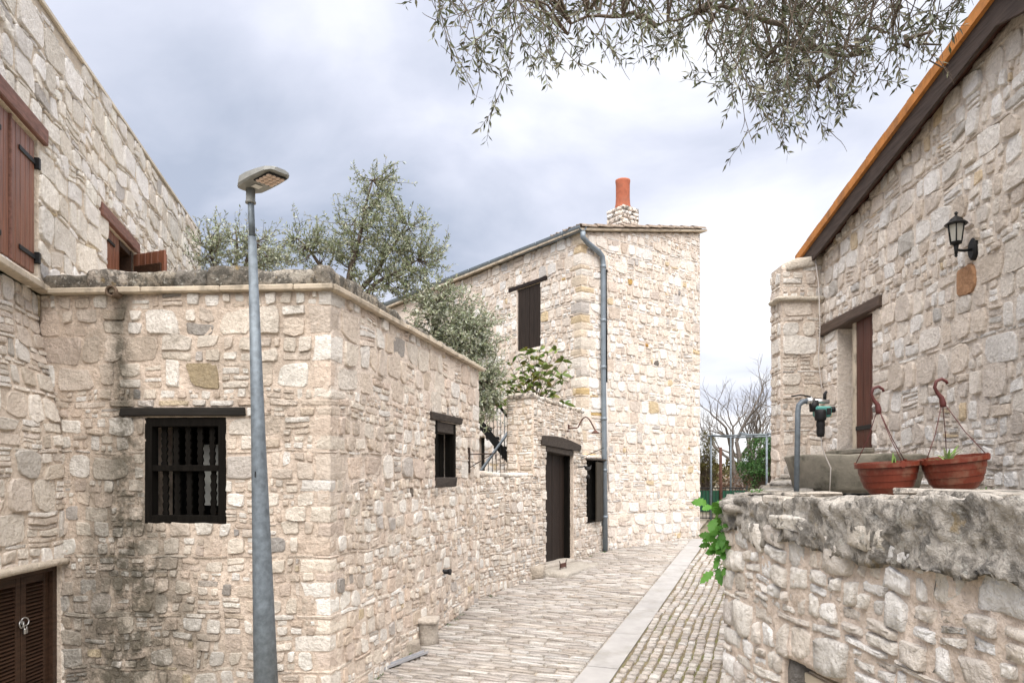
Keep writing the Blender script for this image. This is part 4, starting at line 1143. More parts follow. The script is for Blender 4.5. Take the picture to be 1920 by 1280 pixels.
# ================================================================== TERRACE AND RETAINING WALL
RC = Vector((1.26, 4.2)); RN = Vector((1.55, 1.4)); RF = Vector((3.40, 9.42))
mb = MB()
poly = [RC + Vector((.25, -.15)), RN + Vector((.3, 0)), Vector((3.9, 1.4)), Vector((4.2, 9.6)), RF + Vector((.2, 0))]
V = [Vector((p.x, p.y, z)) for z in (-2.5, TZ - .03) for p in poly]; k = len(poly)
mb.add(V, [tuple(range(k))[::-1], tuple(range(k, 2*k))] + [(i, (i+1) % k, k+(i+1) % k, k+i) for i in range(k)]); te = mb.build('terrace', M['concrete']); props(te, kind='structure')
# rough flags over the terrace
rng = random.Random(23)
ret = thing('retaining_wall', (1.5, 3.2, -2.3), 'rough rubble retaining wall with lichened concrete coping in the right foreground', 'wall')
RW = Wall(RC, RN, -2.4, -.24, 71, warp=.045, bot=lambda s: -2.35)
RW.hole(.70, 1.55, -2.4, -.875)
rrow = make_rows(-2.4, -.24, [-.875], lambda z, r: r.uniform(.09, .19), random.Random(24), .35)
wrt = RW.backing('near_face', M['stone'], (.74, .64, .56), ret, .3, .025, .030, .010)
def rough_stones(w, lst, amp):
    for q in lst:
        o = Vector((q[5].x * 9, q[5].y * 9, w.seed))
        q[0] = [v + w.n * mnoise.noise(v * 14) * amp + mnoise.noise_vector(v * 22) * amp * .5 for v in q[0]]
    return lst
def subdivide(q, rng, amp, n):
    """finer stone for close-up walls: every face of the block is split once and displaced along n"""
    V, F, S, c, a, ctr = q; V = list(V); ed = {}; nf = []; ns = []
    def mid(i, j):
        k = (min(i, j), max(i, j))
        if k not in ed:
            p = (V[i] + V[j]) / 2; ed[k] = len(V); V.append(p + n * (mnoise.noise(p * 19) * amp + mnoise.noise(p * 47) * amp * .5))
        return ed[k]
    for f, s in zip(F, S):
        if len(f) == 3:
            a_, b_, c_ = f; x, y, z = mid(a_, b_), mid(b_, c_), mid(c_, a_); nf += [(a_, x, z), (x, b_, y), (z, y, c_), (x, y, z)]; ns += [True] * 4
        else: nf.append(f); ns.append(True)
    # quads keep their corners but pick up the split edges as n-gons
    out = []
    for f in nf:
        if len(f) == 4:
            g = []
            for i in range(4):
                g.append(f[i]); k = (min(f[i], f[(i+1) % 4]), max(f[i], f[(i+1) % 4]))
                if k in ed: g.append(ed[k])
            out.append(tuple(g))
        else: out.append(f)
    return [V, out, ns, c, a, ctr]
rs = RW.stones(rrow, dict(big=.55, two=.25, gap=.016, ar=(.7, 1.7), jit=.26), PAL['ret'], (.014, .045), (.10, 0))
rs = [subdivide(q, rng, .012, RW.n) for q in rs]
place_stones(rs, wrt, M['stone'], 200)
SWl = Wall(RF, RC, -2.4, -.24, 72)
wsw = SWl.backing('street_face', M['stone'], (.55, .47, .39), ret, .3, .06, .02)
srow = make_rows(-2.4, -.24, [], lambda z, r: r.uniform(.12, .22), random.Random(25), .3)
qr, ra_, rb_ = quoins(SWl, RW, rrow, PAL['ret'], random.Random(26), .02, (.16, .3), (.10, .11))
place_stones(SWl.stones(srow, dict(big=.6, two=.2, gap=.02, ar=(.8, 1.8), jit=.2), PAL['ret'], (.01, .03), (0, .3)), wsw, M['stone'], 40)
place_stones([subdivide(q, rng, .01, RW.n) for q in qr], wrt, M['stone'], 30, 'corner_stone')
frw = RW.fr()
# cream panel set in the opening
pn = plain_box('panel', (.78, -.12, -2.3), (1.56, -.07, -.93), frw, M['cream'], ret)
plain_box('panel_rail', (.78, -.068, -.985), (1.56, -.05, -.935), frw, M['cream'], pn); plain_box('panel_stile', (.78, -.068, -2.3), (.84, -.05, -.99), frw, M['cream'], pn)
V, F, c = lump((.68, -.2, -1.2), (.79, -.01, -.88), frw, rng, (.20, .19, .18), .012); mesh_obj('jamb_block', V, F, M['stone'], ret, [c] * len(V), [True] * len(F))
# poured coping that follows both faces, lumpy and overhanging
M['coping'] = stone_mat('rough_poured_coping', None, .6, dark=(.17, .16, .145))
M['lichen_pale'] = stone_mat('bedded_stone', None, .12)
def coping(pts, ztop, zbot, out, inn, name, col):
    V = []; F = []; path = []
    for a, b in zip(pts, pts[1:]):
        L = (b - a).length; n = max(2, int(L / .017))
        for i in range(n): path.append((a.lerp(b, i / n), (b - a).normalized()))
    path.append((pts[-1], (pts[-1] - pts[-2]).normalized()))
    # soften the tangent round the corner
    tg = []
    for i in range(len(path)):
        t = sum((path[min(max(i + k, 0), len(path) - 1)][1] for k in range(-6, 7)), Vector((0, 0))); tg.append(t.normalized())
    prof = []
    for k in range(13): prof.append((out, zbot + (ztop - zbot) * k / 12))
    for k in range(1, 9): prof.append((out - (out + inn) * k / 8, ztop))
    prof.append((-inn, zbot))
    m = len(prof)
    for (p, _), t in zip(path, tg):
        nn = Vector((t.y, -t.x))
        for k, (o_, z) in enumerate(prof):
            z = z + .034 * max(0, (p - RC).dot(Vector((RW.d.x, RW.d.y)))) * (z - zbot) / (ztop - zbot); q = Vector((p.x + nn.x * o_, p.y + nn.y * o_, z))
            nv = mnoise.noise_vector(q * 5.5) * .022 + mnoise.noise_vector(q * 15) * .020 + mnoise.noise_vector(q * 38) * .016 + mnoise.noise_vector(q * 80) * .009
            if k == 0: nv.z += mnoise.noise(q * 3.1) * .07
            V.append(q + nv)
    for i in range(len(path) - 1):
        for k in range(m): F.append((i*m+k, (i+1)*m+k, (i+1)*m+(k+1) % m, i*m+(k+1) % m))
    F.append(tuple(range(m))); F.append(tuple(range((len(path)-1)*m, len(path)*m))[::-1])
    o = mesh_obj(name, V, [f[::-1] for f in F], M['coping'], ret, [col] * len(V), [True] * len(F)); return o
cop = coping([RC + (RF - RC) * .25, RC + Vector((.03, .08)), RC + Vector((.02, -.04)), RN], -.145, -.335, .055, .38, 'coping', (.46, .435, .40))
# stones bedded in the coping face and on its top
def slab_rock(lo, hi, fr, name, mat, col, jit, bev=.018):
    mb = MB(); mb.box(lo, hi, fr, col, jit, rng, bev); return mb.build(name, mat, ret, True)
for s, z, w_, h_, c in ((.80, -.225, .36, .085, (.74, .71, .66)), (1.42, -.235, .28, .075, (.68, .64, .58))):
    pts = outline(s - w_/2, s + w_/2, z - h_/2, z + h_/2, rng, .3); V, F, S = stone_geo(pts, .030, rng, .02)
    q_ = subdivide([[RW.P(a, b, d + .026) for a, b, d in V], F, S, c, 1, None], rng, .014, RW.n); mesh_obj('bedded_stone', q_[0], q_[1], M['lichen_pale'], ret, [c] * len(q_[0]), q_[2])
FLG = [((.42, .385, .34), 4), ((.34, .31, .27), 3), ((.50, .46, .41), 3), ((.27, .245, .21), 2)]
s = .05
while s < 2.7:                      # thin broken flags along the top of the near face
    l = rng.uniform(.12, .36); zt = -.118 + .034 * s; dp = -.01 + rng.uniform(-.06, .05)
    slab_rock((s + .004, -.36 + rng.uniform(-.05, .05), zt - .04), (s + l - .004, dp, zt + rng.uniform(-.012, .006)), frw, 'top_stone', M['lichen_light'], pick(rng, FLG), .010, .010)
    if rng.random() < .5: slab_rock((s + .03, -.30, zt), (s + l * .8, dp - .05, zt + rng.uniform(.012, .022)), frw, 'top_stone', M['lichen_light'], pick(rng, FLG), .006, .006)
    s += l
fsw = SWl.fr()
for layer in range(4):              # layered flags stepping up along the street side to the pier
    s = .3 if layer else .2
    while s < SWl.L - .15:
        l = rng.uniform(.22, .5); zt = -.17 + layer * .042 + .035 * (SWl.L - s) / SWl.L * 1.5
        if layer >= 2 and s > SWl.L - 1.3 * layer: break
        d0 = .02 - layer * .05
        V, F, c = lump((s, -.5 + rng.uniform(-.08, .04), zt - .045), (s + l, d0 + rng.uniform(-.05, .03), zt), fsw, rng, pick(rng, FLG), .012)
        mesh_obj('flagstone', V, F, M['lichen_light'], ret, [c] * len(V), [True] * len(F)); s += l + .006
# ================================================================== STREET LAMP
lamp = thing('street_lamp', (-2.03, 6.0, gz(-2, 6) - .02), 'grey galvanised street lamp post with flat led head', 'street lamp')
B0 = Vector((-2.035, 6.0, gz(-2, 6) - .02)); B1 = Vector((-2.165, 6.0, 1.98)); B2 = Vector((-2.178, 6.0, 2.32))
mb = MB(); mb.tube([B0, B0.lerp(B1, .3), B0.lerp(B1, .6), B1], [.108, .083, .058, .033], 8 * 2); mb.build('pole', M['galv'], lamp)
mb = MB(); mb.tube([B0, B0 + Vector((0, 0, .03))], .17, 16); mb.build('base_plate', M['galv'], lamp)
plain_box('pole_mark', (-2.118, 5.925, -.02), (-2.108, 5.9265, .03), None, M['black'], lamp, .0004)
mb = MB(); mb.tube([B1 - Vector((0, 0, .01)), B2], [.0265, .0255], 16); mb.build('spigot', M['galv'], lamp)
mb = MB(); mb.tube([B2 - Vector((0, 0, .06)), B2 - Vector((0, 0, .045)), B2 - Vector((0, 0, .04)), B2 + Vector((0, 0, .07))], [.043, .043, .037, .037], 16); mb.build('collar', M['lamp_grey'], lamp)
hl = Vector((.79, -.61, .04)).normalized(); hw = Vector((.61, .79, 0)).normalized(); hu = hl.cross(hw).normalized()
if hu.z < 0: hu = -hu
H0 = B2 + Vector((0, 0, .075))
hf = lambda a, b, c: H0 + hl * a + hw * b + hu * c
sec = [(-.075, .055, .0, .035), (-.06, .085, -.004, .06), (.0, .115, -.006, .085), (.10, .122, -.004, .085), (.25, .122, .0, .066), (.36, .115, .004, .048), (.41, .09, .006, .036), (.425, .06, .008, .03)]
mb = MB(); V = []; n = 10
for a, w_, zb_, zt_ in sec:
    for k in range(n):
        th = 2 * math.pi * k / n; x = math.cos(th); y = math.sin(th)
        bx_ = w_ * (abs(x) ** .45) * (1 if x > 0 else -1); zz = zt_ * (max(y, 0) ** .6) if y > 0 else zb_ - .012 * (abs(y) ** .3)
        V.append(hf(a, bx_, zz))
F = [(i*n+k, i*n+(k+1) % n, (i+1)*n+(k+1) % n, (i+1)*n+k) for i in range(len(sec) - 1) for k in range(n)] + [tuple(range(n))[::-1], tuple(range((len(sec)-1)*n, len(sec)*n))]
mb.add(V, F, sm=False); hd = mb.build('lamp_head', M['lamp_grey'], lamp)
hfr = lambda q: hf(q[0], q[1], q[2])
plain_box('lens_frame', (.17, -.085, -.022), (.385, .085, -.010), hfr, M['black'], hd, .004)
for i in range(4):
    for j in range(4):
        mb = MB(); c0 = hf(.205 + i * .048, -.06 + j * .04, -.022)
        mb.lathe([(.022, .0), (.020, -.006), (.012, -.010), (.0, -.011)], (0, 0, 0), 8, fr=lambda q, c0=c0: c0 + hl * q[0] * 1.1 + hw * q[1] * .95 + hu * q[2], sm=True); mb.build('lens', M['lens'], hd)
plain_box('rating_sticker', (.06, -.035, -.0225), (.125, .035, -.0205), hfr, M['white'], hd, .0005)
for k in range(0): plain_box('cooling_fin', (.02 + k * .045, -.10, .05), (.026 + k * .045, .10, .098 - k * .004), hfr, M['lamp_grey'], hd, .001)

# ================================================================== THINGS ON THE TERRACE
tub = thing('concrete_tub', (2.80, 5.9, TZ - .02), 'round grey mossy concrete tub behind the two red pots', 'tub')
mb = MB(); mb.lathe([(.0, -.14), (.44, -.14), (.47, -.10), (.52, .10), (.535, .145), (.53, .158), (.49, .158), (.47, .14), (.43, -.04), (.0, -.04)], (2.80, 5.9, 0), 48)
for i, v in enumerate(mb.v): mb.v[i] = v + mnoise.noise_vector(v * 7) * .012
mb.build('basin', M['concrete'], tub)
plain_box('plank', (2.99, 4.95, TZ), (3.20, 6.2, TZ + .30), None, M['black'], tub) if False else None
# standpipe
sp_ = thing('standpipe', (1.98, 5.0, TZ - .03), 'grey steel water standpipe with elbow standing on the wall top', 'standpipe')
mb = MB(); mb.tube([(1.975, 5.0, TZ - .05), (1.985, 5.0, .44), (1.992, 5.0, .485), (2.015, 5.0, .508), (2.05, 5.0, .514)], .0185, 12); mb.build('pipe', M['galv'], sp_)
mb = MB(); mb.tube([(2.045, 5.0, .514), (2.095, 5.0, .514)], .024, 8); mb.tube([(2.09, 5.0, .514), (2.20, 5.0, .508)], .016, 10); mb.tube([(2.07, 5.0, .514), (2.078, 5.0, .514)], .030, 12); mb.build('fitting', steel, sp_)
mb = MB(); mb.tube([(2.17, 5.0, .51), (2.172, 5.0, .56), (2.185, 5.0, .58)], [.010, .012, .008], 6); mb.tube([(1.94, 5.0, .545), (2.0, 5.0, .555), (2.05, 5.0, .548), (2.085, 5.0, .538)], .005, 6); mb.build('tap_lever', M['black'], sp_)
tm = thing('tap_timer', (2.13, 5.0, .30), 'teal and black garden tap timer hanging from the standpipe', 'tap timer')
plain_box('timer_body', (2.095, 4.955, .40), (2.205, 5.03, .475), None, M['teal'], tm, .012)
plain_box('face', (2.165, 4.950, .415), (2.195, 4.956, .46), None, M['black'], tm, .002)
mb = MB(); mb.lathe([(.0, .0), (.034, .0), (.038, .01), (.038, .06), (.034, .075), (.0, .075)], (2.125, 4.96, .375), 14); mb.tube([(2.095, 5.0, .515), (2.10, 5.0, .44)], .032, 12); mb.build('cap', M['black'], tm)
mb = MB(); mb.lathe([(.0, -.07), (.022, -.066), (.028, -.04), (.026, .0), (.03, .01), (.026, .05)], (2.13, 4.97, .33), 14); mb.build('nozzle', M['black'], tm)
mb = MB(); mb.tube([(2.205, 4.99, .45), (2.235, 4.99, .455)], .022, 10); mb.build('knob', M['black'], tm)
mb = MB(); mb.tube([(2.135, 4.97, .27), (2.15, 5.0, .20), (2.19, 5.03, .13), (2.24, 5.06, .05), (2.25, 5.1, TZ)], .004, 6); mb.build('thin_hose', M['wire'], tm)
# hanging pots set down on the wall
def pot(loc, r, tilt, rot, hook_lean, label):
    o = thing('hanging_pot', loc, label, 'flower pot', 'red hanging pots set on the wall')
    E_ = Euler(tilt).to_matrix(); L = Vector(loc)
    T = lambda q: L + E_ @ Vector(q)
    h = r * 1.06
    prof = [(.0, 0), (r*.52, 0), (r*.60, .008), (r*.72, h*.22), (r*.745, h*.23), (r*.80, h*.42), (r*.825, h*.43), (r*.865, h*.63), (r*.885, h*.64), (r*.91, h*.85), (r*.93, h*.86), (r*1.0, h*.865), (r*1.005, h*1.0), (r*.955, h*1.0), (r*.93, h*.86), (r*.6, h*.8), (0, h*.8)]
    mb = MB(); mb.lathe(prof[:15], (0, 0, 0), 40, fr=T, sm=False); mb.build('bowl', M['pot'], o)
    mb = MB(); mb.lathe([(r*.92, h*.84), (r*.5, h*.86), (0, h*.87)], (0, 0, 0), 24, fr=T); mb.build('soil', flat_mat('potting_soil', (.05, .035, .025), .95, 0, .4, 40, .5, 60), o)
    top = Vector((hook_lean, 0, h + r * 1.72))
    for k in range(3):
        a = rot + k * 2.094; b = Vector((r*.96*math.cos(a), r*.96*math.sin(a), h*.97)); c = top + Vector((.006*math.cos(a), .006*math.sin(a), 0))
        m_ = b.lerp(c, .45) - Vector((math.cos(a), math.sin(a), 0)) * r * .07
        mb = MB(); mb.tube([T(b.lerp(c, 0)), T(b.lerp(m_, .55)), T(m_), T(m_.lerp(c, .5)), T(c)], .0022, 6); mb.build('hanger_wire', M['pot_dark'], o)
        mb = MB(); mb.box((-.006, -.008, -.022), (.006, .008, .012), lambda q: T(b + Matrix.Rotation(a, 3, 'Z') @ Vector(q))); mb.build('clip', M['pot'], o)
    hk = [top + Vector((0, 0, -.02)), top + Vector((0, 0, .0)), top + Vector((-.004, 0, .03)), top + Vector((-.022, 0, .055)), top + Vector((-.032, 0, .085)), top + Vector((-.020, 0, .115)), top + Vector((.008, 0, .122)), top + Vector((.028, 0, .108)), top + Vector((.034, 0, .095))]
    mb = MB(); mb.tube([T(q) for q in hk], [.014, .016, .012, .009, .0085, .0085, .008, .007, .006], 8); mb.build('hook', M['pot_dark'], o)
    return T, h
zc1 = -.105; 
T1_, h1 = pot((1.965, 3.75, -.10), .158, (R(1), R(-4), 0), 2.6, -.03, 'left-hand red plastic hanging pot, nearly empty, on the wall')
T2_, h2 = pot((2.235, 3.62, -.075), .158, (R(1), R(-7), 0), 3.3, -.02, 'right-hand red plastic hanging pot with a striped plant, on the wall')
def blade(mb, base, d, ln, w, droop, rng, col):
    d = d.normalized(); sd_ = d.cross(Vector((0, 0, 1))); sd_ = sd_.normalized() if sd_.length > .05 else Vector((1, 0, 0)); V = []
    p = Vector(base); n = 6
    for i in range(n + 1):
        t = i / n; ww = w * (1 - t ** 2.2) * (.6 + .8 * min(t * 3, .5))
        V += [p - sd_ * ww, p + sd_ * ww]; d = (d + Vector((0, 0, -droop / n))).normalized(); p = p + d * ln / n
    mb.add(V, [(2*i, 2*i+1, 2*i+3, 2*i+2) for i in range(n)], col, True)
rng = random.Random(30)
sp2 = thing('striped_plant', T2_((-.03, 0, h2 * .86)), 'small green and cream striped plant growing in the right-hand red pot', 'plant')
for k in range(16):
    mb = MB(); a = rng.uniform(0, 6.28); el = rng.uniform(.5, 1.3); d = Vector((math.cos(a) * math.cos(el), math.sin(a) * math.cos(el), math.sin(el)))
    b_ = T2_((-.03 + rng.uniform(-.02, .02), rng.uniform(-.02, .02), h2 * .86)); blade(mb, b_, d, rng.uniform(.08, .14), .008, 1.0, rng, (1, 1, 1) if k % 2 else (.55, .75, .4)); mb.build('leaf', M['stripe_leaf'], sp2, True)
sp3 = thing('sprout', T1_((.03, 0, h1 * .86)), 'single green shoot in the left-hand red pot', 'plant')
for k in range(2):
    mb = MB(); blade(mb, T1_((.03 + .006 * k, 0, h1 * .86)), Vector((.05 * k - .02, 0, 1)), .075 - .02 * k, .009, .1, rng, (.6, .8, .5)); mb.build('leaf', M['stripe_leaf'], sp3, True)

# ================================================================== SMALL THINGS IN THE STREET
zf = gz(-1.2, 8.0)
ms = thing('metal_channel', (-1.2, 8.0, zf), 'pale metal channel lying on the paving along the low house', 'metal strip')
a, b = Vector((-1.40, 7.74, gz(-1.4, 7.74) + .02)), Vector((-.99, 8.30, gz(-1, 8.3) + .025)); d = (b - a).normalized(); sd2 = Vector((d.y, -d.x, 0)).normalized()
mfr = lambda q: a + d * q[0] + sd2 * q[1] + Vector((0, 0, q[2])); L_ = (b - a).length
galv2 = flat_mat('dull_zinc', (.46, .47, .50), .45, .4, .12, 10)
for lo, hi in (((0, -.035, 0), (L_, .035, .006)), ((0, -.035, .0062), (L_, -.029, .03)), ((0, .029, .0062), (L_, .035, .03))): plain_box('flange', lo, hi, mfr, galv2, ms, .001)
blk = thing('stone_stump', (-1.02, 8.72, gz(-1, 8.7)), 'short round stone stump with a flat cap against the low house wall', 'stone')
mb = MB(); mb.lathe([(.0, -.05), (.14, -.05), (.13, .1), (.12, .22), (.125, .27), (.0, .27)], (-1.02, 8.74, gz(-1, 8.7)), 14)
for i, v in enumerate(mb.v): mb.v[i] = v + mnoise.noise_vector(v * 6) * .03
o = mb.build('stump', M['stone'], blk); o.data.color_attributes.new('Col', 'FLOAT_COLOR', 'POINT').data.foreach_set('color', [.50, .46, .41, 1] * len(o.data.vertices))
V, F, c = lump((-1.16, 8.60, gz(-1, 8.7) + .26), (-.89, 8.86, gz(-1, 8.7) + .33), None, rng, (.60, .55, .49), .015); mesh_obj('cap', V, F, M['stone'], blk, [c] * len(V), [True] * len(F))
for i, (x, y, s_) in enumerate(((-1.30, 8.25, .10), (-1.22, 8.42, .13), (-1.24, 8.22, .06), (.36, 12.72, .2))):
    V, F, c = lump((-s_, -s_ * .8, -.03), (s_, s_ * .8, s_ * 1.1), lambda q: Vector((x, y, gz(x, y))) + Matrix.Rotation(i * 1.1, 3, 'Z') @ q, rng, (.47, .42, .36), s_ * .25)
    o = mesh_obj('loose_stone', V, F, M['stone'], None, [c] * len(V), [True] * len(F))
    props(o, ['rough loose stone at the low house wall foot beside the metal channel', 'larger loose stone against the low house wall before the stump', 'smallest loose stone at the low house wall foot', 'squat boulder at the foot of the gate wall left of the step'][i], 'stone')

# ================================================================== VEGETATION
def leaf4(mb, p, d, ln, w, rng, col, fold=.25):
    """narrow leaf folded along its midrib: four triangles"""
    d = d.normalized(); a = Vector((rng.uniform(-1, 1), rng.uniform(-1, 1), rng.uniform(-1, 1))); s = d.cross(a)
    if s.length < 1e-3: return
    s.normalize(); n = s.cross(d); m = p + d * ln * rng.uniform(.42, .55); t = p + d * ln + n * ln * rng.uniform(-.12, .12)
    b = len(mb.v); mb.v += [p, m + s * w + n * w * fold, t, m - s * w + n * w * fold, m]; mb.c += [col] * 5
    mb.f += [(b, b+4, b+1), (b+1, b+4, b+2), (b, b+3, b+4), (b+4, b+3, b+2)]; mb.s += [False] * 4
def leaf2(mb, p, d, ln, w, rng, col):
    d = d.normalized(); a = Vector((rng.uniform(-1, 1), rng.uniform(-1, 1), rng.uniform(-1, 1))); s = d.cross(a)
    if s.length < 1e-3: return
    s.normalize(); m = p + d * ln * .5; b = len(mb.v)
    mb.v += [p, m + s * w, p + d * ln, m - s * w]; mb.c += [col] * 4; mb.f.append((b, b+1, b+2, b+3)); mb.s.append(False)
def tint(rng, a=.7, b=1.25):
    k = rng.uniform(a, b); return (k * rng.uniform(.92, 1.08), k, k * rng.uniform(.85, 1.08))
def rdir(rng):
    while True:
        v = Vector((rng.uniform(-1, 1), rng.uniform(-1, 1), rng.uniform(-1, 1)))
        if .05 < v.length < 1: return v.normalized()
def wander(p, d, ln, n, k, rng, pull=Vector((0, 0, 0))):
    pts = [Vector(p)]; d = Vector(d).normalized()
    for i in range(n):
        d = (d + rdir(rng) * k + pull).normalized(); pts.append(pts[-1] + d * ln / n)
    return pts
def olive_tree(name, label, base, fork, limbs, blobs, seed, mat, leaf=(.055, .09), per=46, r0=.13, up=.25, lw=.010):
    """trunk, limbs to the listed points, twigs to points spread through the crown's lobes, leaves along every twig"""
    rng = random.Random(seed); t = thing(name, base, label, 'tree', 'olive trees')
    base, fork = Vector(base), Vector(fork); nodes = []
    mb = MB(); tr = [base.lerp(fork, i / 6) + Vector((rng.uniform(-.05, .05), rng.uniform(-.05, .05), 0)) * (0 < i < 6) for i in range(7)]
    mb.tube(tr, [r0 * (1 - .35 * i / 6) for i in range(7)], 10)
    for e in limbs:
        e = Vector(e); m = fork.lerp(e, .5) + rdir(rng) * .18; pts = []
        for i in range(9):
            a = i / 8; pts.append(fork * (1-a)**2 + m * 2*a*(1-a) + e * a*a + rdir(rng) * .025 * (i > 0))
        mb.tube(pts, [r0 * .5 * (1 - a / 8 * .8) for a in range(9)], 7); nodes += pts[2:]
    mb.build('trunk', M['bark'], t)
    tw = MB(); lf = MB()
    for c, r_, n in blobs:
        for _ in range(n):
            q = rdir(rng) * (rng.random() ** .45); e = Vector((c[0] + q.x * r_[0], c[1] + q.y * r_[1], c[2] + q.z * r_[2]))
            s = min(nodes, key=lambda x: (x - e).length + rng.uniform(0, .25)); d = e - s; m = s.lerp(e, .55) + rdir(rng) * .12 * d.length - Vector((0, 0, .05))
            pts = [s * (1-a)**2 + m * 2*a*(1-a) + e * a*a for a in [i / 7 for i in range(8)]]
            tw.tube(pts, [.012, .010, .009, .007, .006, .005, .004, .003], 4, cap=False)
            ss = [pts]
            for _k in range(3):
                i = rng.randint(3, 7); ss.append(wander(pts[i], (pts[i] - pts[i-1]).normalized() + rdir(rng) * .8 + Vector((0, 0, up)), rng.uniform(.18, .42), 5, .25, rng, Vector((0, 0, .05))))
                tw.tube(ss[-1], [.004, .004, .003, .003, .002, .002], 3, cap=False)
            for pl_ in ss:
                k0 = 3 if pl_ is pts else 0
                for _l in range(per // 4):
                    i = rng.randint(k0, len(pl_) - 2); p = pl_[i].lerp(pl_[i+1], rng.random()); ax = (pl_[i+1] - pl_[i]).normalized()
                    leaf2(lf, p, ax * .7 + rdir(rng) * .9 + Vector((0, 0, up * .5)), rng.uniform(*leaf), lw * rng.uniform(.8, 1.3), rng, tint(rng))
    tw.build('branches', M['twig'], t); o = lf.build('crown', mat, t, True)
    return t
def gb(x, y): return (x, y, gz(x, y) - .05)
olive_tree('olive_tree', 'large grey-green olive tree rising behind the low house roof', gb(-3.2, 13.2), (-3.05, 13.1, 3.0),
    [(-2.5, 13.0, 5.3), (-3.9, 13.0, 4.3), (-1.7, 13.0, 3.9), (-2.3, 12.9, 3.4), (-2.9, 13.2, 4.7), (-1.9, 13.2, 4.6)],
    [((-2.50, 13, 4.35), (1.10, .8, .72), 95), ((-2.42, 13, 5.05), (.55, .5, .66), 42), ((-3.55, 13, 4.05), (1.0, .6, .52), 55), ((-1.72, 13, 3.95), (.66, .6, .65), 55), ((-2.2, 12.8, 3.45), (.85, .5, .45), 45)], 101, M['olive_back'], per=52)
olive_tree('olive_tree', 'small pale olive tree beside the far end of the tall left house', gb(-4.9, 12.7), (-4.9, 12.7, 2.9),
    [(-5.3, 12.6, 4.1), (-4.5, 12.6, 4.1), (-4.9, 12.8, 4.3)], [((-5.05, 12.6, 3.95), (.55, .5, .52), 55), ((-4.35, 12.7, 3.85), (.6, .5, .42), 50)], 102, M['olive_pale'], per=44)
olive_tree('olive_tree', 'dense drooping olive tree between the low house roof and the tower house', gb(-1.3, 13.4), (-1.25, 13.2, 1.6),
    [(-1.4, 12.9, 3.1), (-.8, 12.9, 2.6), (-.45, 12.7, 1.7), (-1.0, 13.1, 2.4)],
    [((-1.25, 12.9, 2.75), (.62, .5, .72), 120), ((-.72, 12.9, 2.35), (.5, .45, .80), 130), ((-.50, 12.7, 1.45), (.34, .3, .55), 60)], 103, M['olive_pale'], per=64, up=-.1)

